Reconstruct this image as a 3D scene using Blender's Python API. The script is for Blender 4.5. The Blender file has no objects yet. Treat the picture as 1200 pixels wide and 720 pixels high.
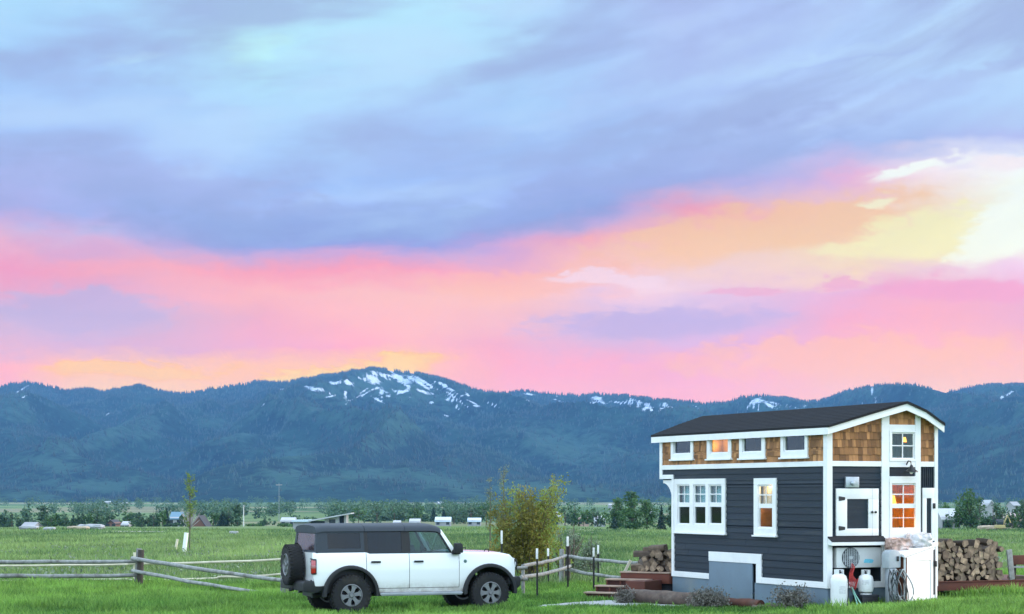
import bpy, bmesh, math, random
import numpy as np
from mathutils import Vector, Matrix
random.seed(7)
RNG = np.random.default_rng(11)
S = bpy.context.scene
COL = S.collection
R = math.radians
CAMZ, F, HY = 2.42, 2320.0, 578.0          # eye height, focal length in photo pixels, horizon row

def at(px, y, d):
    """photo measurement at distance d -> place in metres"""
    return Vector(((px - 600) * d / F, d, CAMZ - (y - HY) * d / F))

# ------------------------------------------------------------------ noise
def _hash(i, j, s):
    h = (i.astype(np.int64) * 374761393 + j.astype(np.int64) * 668265263 + s * 974711) & 0x7fffffff
    h = ((h ^ (h >> 13)) * 1274126177) & 0x7fffffff
    h = h ^ (h >> 16)
    return (h & 0xffff) / 65535.0

def vnoise(x, y, s=0):
    x = np.asarray(x, float); y = np.asarray(y, float)
    i = np.floor(x); j = np.floor(y)
    fx = x - i; fy = y - j
    fx = fx * fx * (3 - 2 * fx); fy = fy * fy * (3 - 2 * fy)
    a = _hash(i, j, s); b = _hash(i + 1, j, s); c = _hash(i, j + 1, s); d = _hash(i + 1, j + 1, s)
    return (a * (1 - fx) + b * fx) * (1 - fy) + (c * (1 - fx) + d * fx) * fy

def fbm(x, y, o=4, s=0):
    t = 0; a = .5; n = 0
    for k in range(o):
        t = t + a * vnoise(x * 2 ** k, y * 2 ** k, s + k * 17); n += a; a *= .5
    return t / n

def sstep(a, b, x):
    t = np.clip((np.asarray(x, float) - a) / (b - a), 0, 1)
    return t * t * (3 - 2 * t)

# ------------------------------------------------------------------ terrain
def ground_z(x, y):
    x = np.asarray(x, float); y = np.asarray(y, float)
    z = np.interp(y, [-400, 50, 600, 1500, 3400, 9000], [0, 0, -8.25, -12.0, -13.4, -13.4])
    near = sstep(20, 34, y) * (1 - sstep(50, 75, y))
    z = z + near * .05 * np.clip(x - 4.5, 0, 5)
    z = z + (fbm(x * .25, y * .25, 3, 5) - .5) * .10 * sstep(8, 20, np.abs(y - 0) + 8)
    z = z + (fbm(x * .012, y * .012, 3, 9) - .5) * 2.2 * sstep(120, 500, y)
    return z
def gz(x, y): return float(ground_z(x, y))

# ------------------------------------------------------------------ object helpers
def link(o, parent=None):
    COL.objects.link(o)
    if parent: o.parent = parent
    return o
def tag(o, label=None, cat=None, group=None, kind=None):
    if label: o['label'] = label
    if cat: o['category'] = cat
    if group: o['group'] = group
    if kind: o['kind'] = kind
    return o
def thing(name, label, cat, loc=(0, 0, 0), rz=0.0, group=None):
    o = bpy.data.objects.new(name, None); link(o)
    o.location = loc; o.rotation_euler = (0, 0, rz); o.empty_display_size = .2
    return tag(o, label, cat, group)
def kids(o): return [c for c in COL.objects if c.parent == o]
def copy_tree(o, parent=None, children=None):
    c = o.copy(); COL.objects.link(c); c.parent = parent
    for ch in list(o.children):
        copy_tree(ch, c)
    return c

class MB:
    def __init__(s): s.v = []; s.f = []; s.t = []
    def add(s, vs, fs, tint=None):
        n = len(s.v); s.v += [tuple(p) for p in vs]
        s.f += [tuple(i + n for i in f) for f in fs]
        tt = random.random() if tint is None else tint
        s.t += [tt] * len(fs); return s
    def box(s, x0, x1, y0, y1, z0, z1, M=None, tint=None):
        vs = [Vector(p) for p in ((x0,y0,z0),(x1,y0,z0),(x1,y1,z0),(x0,y1,z0),(x0,y0,z1),(x1,y0,z1),(x1,y1,z1),(x0,y1,z1))]
        if M: vs = [M @ p for p in vs]
        return s.add(vs, [(0,3,2,1),(4,5,6,7),(0,1,5,4),(1,2,6,5),(2,3,7,6),(3,0,4,7)], tint)
    def prism(s, poly, axis, a, b, M=None, tint=None):
        n = len(poly)
        mk = {'x': lambda p, t: (t, p[0], p[1]), 'y': lambda p, t: (p[0], t, p[1]), 'z': lambda p, t: (p[0], p[1], t)}[axis]
        vs = [Vector(mk(p, a)) for p in poly] + [Vector(mk(p, b)) for p in poly]
        if M: vs = [M @ p for p in vs]
        fs = [tuple(range(n))[::-1], tuple(range(n, 2 * n))] + [(i, (i + 1) % n, n + (i + 1) % n, n + i) for i in range(n)]
        return s.add(vs, fs, tint)
    def tube(s, pts, r, n=8, tint=None):
        pts = [Vector(p) for p in pts]; m = len(pts)
        rs = r if isinstance(r, (list, tuple)) else [r] * m
        vs = []
        for i, p in enumerate(pts):
            d = (pts[min(i + 1, m - 1)] - pts[max(i - 1, 0)]).normalized()
            u = d.cross(Vector((0, 0, 1)) if abs(d.z) < .95 else Vector((1, 0, 0))).normalized(); w = d.cross(u)
            for k in range(n):
                a = 2 * math.pi * k / n
                vs.append(p + (u * math.cos(a) + w * math.sin(a)) * rs[i])
        fs = [(i * n + k, i * n + (k + 1) % n, (i + 1) * n + (k + 1) % n, (i + 1) * n + k) for i in range(m - 1) for k in range(n)]
        fs += [tuple(range(n))[::-1], tuple(range((m - 1) * n, m * n))]
        return s.add(vs, fs, tint)
    def lathe(s, prof, n=24, M=None, tint=None, closed=False):
        """prof: (r, h) pairs, turned about local z"""
        m = len(prof); vs = []
        for r, h in prof:
            for k in range(n):
                a = 2 * math.pi * k / n; p = Vector((r * math.cos(a), r * math.sin(a), h)); vs.append(M @ p if M else p)
        fs = [(i * n + k, i * n + (k + 1) % n, ((i + 1) % m) * n + (k + 1) % n, ((i + 1) % m) * n + k) for i in range(m if closed else m - 1) for k in range(n)]
        return s.add(vs, fs, tint)
    def build(s, name, mat, parent=None, smooth=False, angle=35, bevel=0, seg=2, loc=None, fix=True):
        me = bpy.data.meshes.new(name); me.from_pydata(s.v, [], s.f); me.update()
        a = me.attributes.new('tint', 'FLOAT', 'FACE'); a.data.foreach_set('value', s.t)
        if bevel or fix:
            bm = bmesh.new(); bm.from_mesh(me)
            if fix: bmesh.ops.recalc_face_normals(bm, faces=bm.faces)
            if bevel:
                es = [e for e in bm.edges if len(e.link_faces) == 2 and e.calc_face_angle(0) > .5]
                bmesh.ops.bevel(bm, geom=es, offset=bevel, segments=seg, affect='EDGES', profile=.6, clamp_overlap=True)
            bm.to_mesh(me); bm.free()
        return finish(me, name, mat, parent, smooth or bool(bevel), angle, loc)

def finish(me, name, mat, parent, smooth, angle=35, loc=None):
    me.materials.append(mat)
    if smooth:
        me.polygons.foreach_set('use_smooth', [True] * len(me.polygons))
        try: me.set_sharp_from_angle(angle=R(angle))
        except Exception: pass
    o = bpy.data.objects.new(name, me); link(o, parent)
    if loc: o.location = loc
    return o

def np_mesh(name, V, faces_flat, sizes, mat, parent=None, tint=None, smooth=False, attrs=None):
    me = bpy.data.meshes.new(name)
    nv = len(V); nl = len(faces_flat); nf = len(sizes)
    me.vertices.add(nv); me.vertices.foreach_set('co', np.ascontiguousarray(V, dtype=np.float32).ravel())
    me.loops.add(nl); me.loops.foreach_set('vertex_index', np.ascontiguousarray(faces_flat, dtype=np.int32))
    me.polygons.add(nf)
    st = np.concatenate([[0], np.cumsum(sizes)[:-1]]).astype(np.int32)
    me.polygons.foreach_set('loop_start', st)
    me.update(calc_edges=True); me.validate()
    if tint is not None:
        a = me.attributes.new('tint', 'FLOAT', 'FACE'); a.data.foreach_set('value', np.asarray(tint, dtype=np.float32))
    for k, val in (attrs or {}).items():
        a = me.attributes.new(k, 'FLOAT', 'POINT'); a.data.foreach_set('value', np.asarray(val, dtype=np.float32))
    if smooth: me.polygons.foreach_set('use_smooth', [True] * nf)
    me.materials.append(mat)
    o = bpy.data.objects.new(name, me); link(o, parent)
    return o

def empty_like(o):   # free helper for local placing
    return Matrix.Translation(o)

# ------------------------------------------------------------------ materials
def lin(c):
    return c / 12.92 if c <= .04045 else ((c + .055) / 1.055) ** 2.4
def hexc(h):
    return tuple(lin(int(h[i:i + 2], 16) / 255) for i in (0, 2, 4))

class NT:
    def __init__(s, tree): s.t = tree; s.n = tree.nodes; s.l = tree.links
    def new(s, typ, **k):
        nd = s.n.new(typ)
        for a, b in k.items(): setattr(nd, a, b)
        return nd
    def put(s, sock, v):
        if isinstance(v, bpy.types.NodeSocket): s.l.new(v, sock)
        else: sock.default_value = v
    def math(s, op, a, b=None, c=None, clamp=False):
        nd = s.new('ShaderNodeMath', operation=op, use_clamp=clamp)
        for i, v in enumerate((a, b, c)):
            if v is not None: s.put(nd.inputs[i], v)
        return nd.outputs[0]
    def mix(s, f, a, b, mode='MIX'):
        nd = s.new('ShaderNodeMixRGB', blend_type=mode)
        for i, v in enumerate((f, a, b)):
            if isinstance(v, (tuple, list)) and len(v) == 3: v = (*v, 1)
            s.put(nd.inputs[i], v)
        return nd.outputs[0]
    def rng(s, v, a, b, c=0.0, d=1.0, smooth=False):
        nd = s.new('ShaderNodeMapRange', interpolation_type='SMOOTHSTEP' if smooth else 'LINEAR')
        for i, x in enumerate((v, a, b, c, d)): s.put(nd.inputs[i], x)
        return nd.outputs[0]
    def noise(s, vec, scale, detail=3, rough=.55, dist=0):
        nd = s.new('ShaderNodeTexNoise')
        s.put(nd.inputs['Vector'], vec); nd.inputs['Scale'].default_value = scale
        nd.inputs['Detail'].default_value = detail; nd.inputs['Roughness'].default_value = rough; nd.inputs['Distortion'].default_value = dist
        return nd.outputs['Fac']
    def vmul(s, v, k):
        nd = s.new('ShaderNodeVectorMath', operation='MULTIPLY'); s.put(nd.inputs[0], v); nd.inputs[1].default_value = k
        return nd.outputs[0]

def new_mat(name):
    m = bpy.data.materials.new(name); m.use_nodes = True
    nt = NT(m.node_tree); b = m.node_tree.nodes['Principled BSDF']
    return m, nt, b

def mat(name, rgb, rough=.6, metal=0, var=.15, scale=6, bump=0, bscale=30, tint=0, tint2=None, spec=.5, coat=0,
        stretch=(1, 1, 1), dirt=None, dirtamt=0):
    m, nt, b = new_mat(name)
    tc = nt.new('ShaderNodeTexCoord').outputs['Object']
    v = nt.vmul(tc, stretch)
    n = nt.noise(v, scale, 5, .6)
    f = nt.rng(n, .25, .75, 1 - var, 1 + var)
    col = nt.mix(1.0, rgb, f, 'MULTIPLY')
    if tint:
        at_ = nt.new('ShaderNodeAttribute', attribute_name='tint').outputs['Fac']
        if tint2: col = nt.mix(at_, col, nt.mix(1.0, tint2, f, 'MULTIPLY'))
        col = nt.mix(1.0, col, nt.rng(at_, 0, 1, 1 - tint, 1 + tint), 'MULTIPLY')
    if dirt:
        g = nt.rng(nt.noise(v, scale * .35, 6, .7), .5, .72, 0, dirtamt, True)
        col = nt.mix(g, col, dirt)
    nt.put(b.inputs['Base Color'], col)
    nt.put(b.inputs['Roughness'], nt.rng(n, .2, .8, max(0, rough - .08), min(1, rough + .08)))
    b.inputs['Metallic'].default_value = metal; b.inputs['Specular IOR Level'].default_value = spec; b.inputs['Coat Weight'].default_value = coat
    b.inputs['Coat Roughness'].default_value = .08
    if bump:
        bp = nt.new('ShaderNodeBump'); bp.inputs['Strength'].default_value = bump; bp.inputs['Distance'].default_value = .01
        nt.put(bp.inputs['Height'], nt.noise(v, bscale, 4, .6)); nt.put(b.inputs['Normal'], bp.outputs[0])
    return m

def leaf_mat(name, c1, c2, trans=.3, var=.25, scale=.6, sat=None):
    m, nt, b = new_mat(name)
    a = nt.new('ShaderNodeAttribute', attribute_name='tint').outputs['Fac']
    pos = nt.new('ShaderNodeNewGeometry').outputs['Position']
    n = nt.rng(nt.noise(pos, scale, 4, .6), .3, .7, 1 - var, 1 + var)
    col = nt.mix(1.0, nt.mix(a, c1, c2), n, 'MULTIPLY')
    nt.put(b.inputs['Base Color'], col); b.inputs['Roughness'].default_value = .6; b.inputs['Specular IOR Level'].default_value = .25
    tr = nt.new('ShaderNodeBsdfTranslucent'); nt.put(tr.inputs[0], col)
    mx = nt.new('ShaderNodeMixShader'); mx.inputs[0].default_value = trans
    nt.l.new(b.outputs[0], mx.inputs[1]); nt.l.new(tr.outputs[0], mx.inputs[2])
    out = [x for x in nt.n if x.type == 'OUTPUT_MATERIAL'][0]; nt.l.new(mx.outputs[0], out.inputs[0])
    return m

def glass_mat(name, tintc=(.8, .88, .88), base=.045, rough=.02):
    m, nt, b = new_mat(name); nt.n.remove(b)
    tr = nt.new('ShaderNodeBsdfTransparent'); tr.inputs[0].default_value = (*tintc, 1)
    gl = nt.new('ShaderNodeBsdfGlossy'); gl.inputs['Roughness'].default_value = rough; gl.inputs[0].default_value = (.9, .95, 1, 1)
    ge = nt.new('ShaderNodeNewGeometry'); dp = nt.new('ShaderNodeVectorMath', operation='DOT_PRODUCT')
    nt.l.new(ge.outputs['Normal'], dp.inputs[0]); nt.l.new(ge.outputs['Incoming'], dp.inputs[1])
    fr = nt.math('POWER', nt.math('SUBTRACT', 1.0, nt.math('ABSOLUTE', dp.outputs['Value'])), 5.0)     # Schlick, the same from both sides
    mx = nt.new('ShaderNodeMixShader'); nt.put(mx.inputs[0], nt.math('ADD', nt.math('MULTIPLY', fr, .9), base, clamp=True))
    nt.l.new(tr.outputs[0], mx.inputs[1]); nt.l.new(gl.outputs[0], mx.inputs[2])
    out = [x for x in nt.n if x.type == 'OUTPUT_MATERIAL'][0]; nt.l.new(mx.outputs[0], out.inputs[0])
    return m

def emit_mat(name, rgb, strength):
    m, nt, b = new_mat(name); b.inputs['Base Color'].default_value = (*rgb, 1)
    b.inputs['Emission Color'].default_value = (*rgb, 1); b.inputs['Emission Strength'].default_value = strength
    return m

WHITE = mat('white_paint', (.80, .80, .79), .5, var=.05, scale=3, bump=.05, dirt=(.5, .48, .44), dirtamt=.25)
NAVY = mat('dark_blue_siding_paint', (.0145, .024, .036), .6, var=.22, scale=2.5, bump=.15, bscale=60, stretch=(1, .6, 6), spec=.25, dirt=(.06, .062, .06), dirtamt=.4, tint=.13)
CEDAR = mat('cedar_shingle', (.25, .105, .03), .75, var=.25, scale=9, bump=.3, bscale=40, tint=.42, tint2=(.32, .15, .055), stretch=(3, 3, .6))
ROOFM = mat('asphalt_shingle', (.005, .006, .009), .9, var=.5, scale=14, bump=.4, bscale=90)
SKIRT = mat('grey_skirting', (.13, .185, .235), .65, var=.12, scale=2.5, bump=.1, dirt=(.25, .24, .2), dirtamt=.4)
BLACK = mat('black_metal', (.012, .012, .014), .45, var=.1)
DARKIN = mat('dark_interior', (.02, .022, .03), .8)
RUST = mat('rust_red_stain', (.10, .026, .014), .75, var=.4, scale=3, bump=.2, stretch=(1, 1, 1), dirt=(.10, .03, .018), dirtamt=.6)
RUSTTOP = mat('weathered_tread', (.34, .24, .18), .75, var=.3, scale=4, bump=.2)
GREYMET = mat('galvanised_metal', (.42, .46, .5), .4, .6, var=.2, scale=8)
GREYPL = mat('grey_plastic', (.42, .45, .47), .5, var=.08)
FENCEW = mat('weathered_fence_wood', (.25, .255, .245), .85, var=.45, scale=7, bump=.5, bscale=30, tint=.2, dirt=(.10, .09, .075), dirtamt=.85)
FENCEY = mat('pale_peeled_pole', (.55, .50, .38), .75, var=.25, scale=5, bump=.2, tint=.2)
FENCED = mat('dark_old_post', (.05, .042, .035), .9, var=.5, scale=6, bump=.4)
GLASS = glass_mat('window_glass')
BARK = mat('tree_bark', (.10, .08, .06), .9, var=.4, scale=5, bump=.4)
# ------------------------------------------------------------------ camera, sky, sun, haze
cam_d = bpy.data.cameras.new('camera'); cam = bpy.data.objects.new('camera', cam_d); link(cam)
cam.location = (0, 0, CAMZ); cam.rotation_euler = (R(90), 0, 0)
cam_d.sensor_width = 36; cam_d.lens = F / 1200 * 36
cam_d.shift_y = (HY - 360) / 1200; cam_d.clip_start = .5; cam_d.clip_end = 40000
S.camera = cam

SKY_Y = [0, 60, 120, 170, 210, 250, 285, 320, 345, 375, 405, 430, 460]
SKY = ['A8E0FA A6D8F8 ABDDFA B2EAFB B8ECFB B4EAFB B2E0FA AFCFF6 AEBFF0 AFC3F2 B0CCF5 B8D8F8 BCE0FA',
 'A4D4F8 A6D0F8 ADDCF9 BDF8F9 B4E8FA B4E4FA B0DAF8 A8C8F4 AEC0EE ACC6F4 AECBF5 B4D8F8 BADFFA',
 'A0C8F6 A4C8F6 ACD4F8 AFDFF9 AED8F9 A8CCF6 A4CCF5 A4C6F3 A6BFEF B4CEF6 B2CCF5 B0CCF5 B8D6F8',
 'A4BEF0 A6C0F0 A8C6F4 A8CCF6 AACFF6 A2C0F2 A0C2F2 A0C0F0 A8C0F0 B0C2F0 AFBFEE B4BFEC C4C4F0',
 'AEB0E6 AAB4EA A8BCF0 A4C0F2 A2C0F2 9EBAF0 9FB8EE A2B0E8 B0AEE4 CFB8E4 F0BCD8 FFE8EE FFFFFF',
 'B8A8DC ACACE4 A4AEE8 A2B2EA A2B4EC A0B2EA A4ACE6 BCA8DC FFB0B8 FFC8B8 FFD8C0 FFE6CC FFFFF0',
 'F2B0C4 E8AFCB C8A8D4 A8A4DE A49EDC A69EDC D2A6D2 FFB8BC FFD0B8 FFDCB8 FFE4B8 FFF2BC FFFFF4',
 'F4A8BE FBB4BE FFB8BC FFB0B8 FFAEB8 FFB2BC FFBCBC FFCEC4 F8D4D4 FAD8CC FCE0C0 F4D0D8 F8D4EC',
 'E8ACC4 E4AECA F6B8C2 FFC0BC FFC4C0 FFC8BE FFCCC0 F4CCDC ECCCE4 E8BCD8 EEB8D8 F4B4CC F0B4D0',
 'C8B0D4 CEAED0 D6B0CC F4B4C0 FFC0C0 FFC4BE F6C0C4 CFB4DA C8B2DE D4B4DC F8B4C8 FCB8C0 EEB4CC',
 'DCB0C8 D8AECC DCAEC8 F0B0C4 FFB4BC FFC0B8 F4B2C0 E2B4D4 DCB4DC ECB4D8 FAB8C4 FFBEBC FABCC0',
 'FFB8B4 FFC8A4 FFCC9C FFC89C FFCC90 FFC8A4 FFB4BC FCB4C4 F8B4CC FCB8C8 FFC0BC FFC8B4 FFC4B4',
 'FFB8B0 FFD094 FFD08C FFC890 FFC49C FFBCAC FFB8B4 FFB8BC FFB8BC FFBEB8 FFC6B0 FFCCA8 FFC8AC']
CLOUDS = [(430, 262, 380, 36, -.02, '94A2D4', .62), (800, 196, 300, 36, -.24, '9CA8DA', .6), (190, 222, 260, 34, .06, 'A4A9DA', .55), (640, 190, 260, 22, -.24, '9AAEE0', .45), (840, 62, 200, 38, -.32, 'A6B4E6', .5), (1080, 120, 220, 20, -.28, 'A8B6E4', .5), (120, 110, 150, 34, .1, 'A0C0F0', .45), (480, 90, 170, 40, -.2, 'B4E0F8', .5), (700, 130, 210, 18, -.26, 'AECBF4', .5), (380, 150, 240, 16, -.15, 'A9CBF3', .5), (1120, 55, 160, 30, -.3, 'BBDAF8', .55),
 (900, 272, 230, 36, -.13, 'FFD0A2', .72), (1010, 428, 280, 38, 0, 'FFC6A4', .75), (640, 330, 170, 26, -.06, 'FFC4AC', .6), (1070, 285, 150, 32, -.12, 'FFF4C0', .85), (1215, 262, 80, 34, -.2, 'FFFFFA', .8), (250, 440, 300, 12, -.02, 'FFC890', .5), (95, 372, 130, 34, .06, 'C2AED6', .75), (60, 290, 90, 22, .1, 'D9A9CC', .6), (770, 382, 170, 24, -.03, 'C6B0DE', .8), (730, 330, 110, 13, .03, 'F9DCEC', .8), (855, 342, 50, 9, -.05, 'EFAFC8', .6), (985, 335, 70, 9, 0, 'F2B2CC', .7),
 (1085, 208, 75, 11, -.16, 'FFFFFA', .95), (1010, 247, 34, 9, -.1, 'FFF6D2', .85), (1170, 285, 70, 34, -.3, 'FFFFF4', .9), (1190, 205, 40, 14, -.1, 'FFF0F4', .8), (310, 66, 70, 16, -.25, 'C4FAF6', .6), (150, 74, 40, 9, -.2, 'BEEAFA', .5),
 (1130, 348, 120, 20, .02, 'F6AECB', .7), (400, 440, 170, 16, -.1, 'FFCE3C', 1.0), (160, 436, 150, 14, .02, 'FFC858', .95), (640, 245, 150, 16, -.22, 'A4AEE6', .5), (430, 215, 190, 9, -.12, '97B8F0', .55), (560, 180, 200, 10, -.25, '9CBDF2', .45), (900, 95, 260, 10, -.22, 'A6BCEE', .5), (1020, 60, 200, 12, -.24, 'BCDCF8', .5)]
SUN_EL, SUN_AZ = 13.0, 78.0            # soft evening glow from the right
K_BACK = 2.5                          # sky overhead and behind the camera, boosted out of view to light the walls
def build_world():
    w = bpy.data.worlds.new('World'); S.world = w; w.use_nodes = True
    t = NT(w.node_tree); t.n.clear()
    d = t.new('ShaderNodeTexCoord').outputs['Generated']
    sp = t.new('ShaderNodeSeparateXYZ'); t.put(sp.inputs[0], d); x, y, z = sp.outputs
    az = t.math('ARCTAN2', x, y)
    hyp = t.math('SQRT', t.math('ADD', t.math('MULTIPLY', x, x), t.math('MULTIPLY', y, y)))
    v = t.math('DIVIDE', z, t.math('MAXIMUM', hyp, 1e-4))
    # cloud texture: broad billows, then drawn-out streaks (all on the view direction)
    wide = t.noise(t.vmul(d, (1, 1, 3.2)), 11, 5, .55, .3)
    wide2 = t.noise(t.vmul(d, (1.3, 1, 3.6)), 14, 5, .55, .3)
    sk = t.new('ShaderNodeVectorMath', operation='ADD')
    shear = t.new('ShaderNodeCombineXYZ'); t.put(shear.inputs[2], t.math('SUBTRACT', t.math('MULTIPLY', x, -.12), t.math('MULTIPLY', t.math('MULTIPLY', x, t.math('MAXIMUM', x, 0.0)), .8))); t.put(sk.inputs[0], d); t.put(sk.inputs[1], shear.outputs[0])
    streak = t.noise(t.vmul(sk.outputs[0], (1, 1, 3.6)), 9, 5, .50, .25)
    fine = t.noise(t.vmul(sk.outputs[0], (1, 1, 3.4)), 26, 4, .52, .3)
    puff = t.noise(t.vmul(d, (1, 1, 2.2)), 60, 6, .6, .4)
    U = t.math('ADD', t.math('MULTIPLY', t.math('TANGENT', t.math('MAXIMUM', t.math('MINIMUM', az, .9), -.9)), 2320 / 1200), .5)
    U = t.math('ADD', U, t.math('MULTIPLY', t.math('SUBTRACT', wide, .5), .13))
    V = t.math('SUBTRACT', 578, t.math('MULTIPLY', v, 2320))
    V = t.math('ADD', V, t.math('MULTIPLY', t.math('SUBTRACT', wide2, .5), 50))
    V = t.math('ADD', V, t.math('MULTIPLY', t.math('SUBTRACT', puff, .5), 26))
    V = t.math('ADD', V, t.math('MULTIPLY', t.math('SUBTRACT', streak, .5), 20))
    col = None
    for i, row in enumerate(SKY):
        rp = t.new('ShaderNodeValToRGB'); cr = rp.color_ramp; cr.interpolation = 'LINEAR'
        hs = row.split()
        while len(cr.elements) < len(hs): cr.elements.new(.5)
        for k, h in enumerate(hs):
            cr.elements[k].position = k / 12; cr.elements[k].color = (*hexc(h), 1)
        t.put(rp.inputs[0], U); c = rp.outputs[0]
        col = c if col is None else t.mix(t.rng(V, SKY_Y[i - 1], SKY_Y[i]), col, c)
    # single cloud shapes: (place, height, half width, half height, slope, colour, strength)
    Up = t.math('MULTIPLY', t.math('SUBTRACT', U, .0), 1200)
    for (cx, cy_, a, b, sl, h, k) in CLOUDS:
        dx = t.math('SUBTRACT', Up, cx); dy = t.math('SUBTRACT', t.math('SUBTRACT', V, cy_), t.math('MULTIPLY', dx, sl))
        r = t.math('SQRT', t.math('ADD', t.math('POWER', t.math('DIVIDE', dx, a), 2.0), t.math('POWER', t.math('DIVIDE', dy, b), 2.0)))
        f = t.math('ADD', t.math('SUBTRACT', 1.0, r), t.math('MULTIPLY', t.math('SUBTRACT', puff, .5), 1.3))
        col = t.mix(t.rng(f, 0, .55, 0, k, True), col, tuple(c for c in hexc(h)))
    Vb = t.math('ADD', V, t.math('MULTIPLY', t.math('MAXIMUM', t.math('SUBTRACT', Up, 520), 0.0), .19))
    blue = t.rng(Vb, 322, 225, 0, 1, True)
    col = t.mix(t.math('MULTIPLY', blue, t.rng(streak, .44, .66, 0, .70, True)), col, hexc('9BA6D6'))
    col = t.mix(t.math('MULTIPLY', blue, t.rng(fine, .44, .70, 0, .26, True)), col, hexc('9FAEDE'))
    col = t.mix(t.math('MULTIPLY', blue, t.rng(streak, .50, .30, 0, .42, True)), col, hexc('BFDCF5'))
    hs = t.new('ShaderNodeHueSaturation'); t.put(hs.inputs['Saturation'], t.rng(Vb, 220, 320, .90, 1.24, True)); t.put(hs.inputs['Color'], col); col = hs.outputs[0]
    col = t.mix(t.rng(Vb, 225, 300, 0, 1, True), col, t.mix(1.0, col, (1.02, 1.03, .925), 'MULTIPLY'))
    col = t.mix(1.0, col, t.rng(fine, .3, .7, .985, 1.015), 'MULTIPLY')
    col = t.mix(1.0, col, t.rng(streak, .25, .75, SKY_GAIN + .03, SKY_GAIN - .03), 'MULTIPLY')
    low = t.rng(v, .045, .15, 1.0, 0.0, True)
    col = t.mix(low, col, t.mix(1.0, col, LOW_GAIN, 'MULTIPLY'))
    fel = t.rng(v, .27, .75, 0, 1, True); faz = t.rng(t.math('ABSOLUTE', az), .34, 1.0, 0, 1, True)
    back = t.mix(t.rng(wide, .35, .65), (.52 * K_BACK, .74 * K_BACK, 1.0 * K_BACK), (.80 * K_BACK, .90 * K_BACK, 1.0 * K_BACK))
    col = t.mix(t.math('MAXIMUM', fel, faz), col, back)
    bg = t.new('ShaderNodeBackground'); t.put(bg.inputs[0], col); bg.inputs[1].default_value = 1.0
    sky = t.new('ShaderNodeTexSky', sky_type='NISHITA'); sky.sun_disc = False
    sky.sun_elevation = R(SUN_EL); sky.sun_rotation = R(SUN_AZ); sky.altitude = 1900
    bs = t.new('ShaderNodeBackground'); t.put(bs.inputs[0], sky.outputs[0]); bs.inputs[1].default_value = .1
    mx = t.new('ShaderNodeMixShader'); mx.inputs[0].default_value = .94     # nearly overcast: gaps let the clear sky through
    t.l.new(bs.outputs[0], mx.inputs[1]); t.l.new(bg.outputs[0], mx.inputs[2])
    out = t.new('ShaderNodeOutputWorld'); t.l.new(mx.outputs[0], out.inputs[0])
SKY_GAIN, LOW_GAIN = .925, (1.36, 1.19, .86)
build_world()
sd = bpy.data.lights.new('sun', 'SUN'); sun = bpy.data.objects.new('sun', sd); link(sun)
sd.energy = 2.9; sd.angle = R(22); sd.color = (1, .74, .60)
e, a = R(SUN_EL), R(SUN_AZ)
sun.rotation_euler = Vector((math.sin(a) * math.cos(e), math.cos(a) * math.cos(e), math.sin(e))).to_track_quat('Z', 'Y').to_euler()

hm = bpy.data.materials.new('haze_air'); hm.use_nodes = True
ht = NT(hm.node_tree); ht.n.clear()
pv = ht.new('ShaderNodeVolumePrincipled'); pv.inputs['Color'].default_value = (.20, .50, 1.0, 1); pv.inputs['Density'].default_value = 4.4e-5
pv.inputs['Anisotropy'].default_value = .0
ho = ht.new('ShaderNodeOutputMaterial'); ht.l.new(pv.outputs[0], ho.inputs['Volume'])
hz = MB().box(-7000, 7000, -700, 9600, -22, 520).build('haze', hm)
tag(hz, kind='stuff')

S.view_settings.view_transform = 'Standard'; S.view_settings.look = 'None'
S.view_settings.exposure = .14; S.view_settings.gamma = 1; S.view_settings.use_curve_mapping = False
S.render.engine = 'CYCLES'
cy = S.cycles
cy.use_denoising = True; cy.max_bounces = 6; cy.diffuse_bounces = 3; cy.glossy_bounces = 3; cy.transmission_bounces = 4
cy.volume_bounces = 1; cy.transparent_max_bounces = 12; cy.caustics_reflective = False; cy.caustics_refractive = False
cy.sample_clamp_indirect = 6
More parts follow.
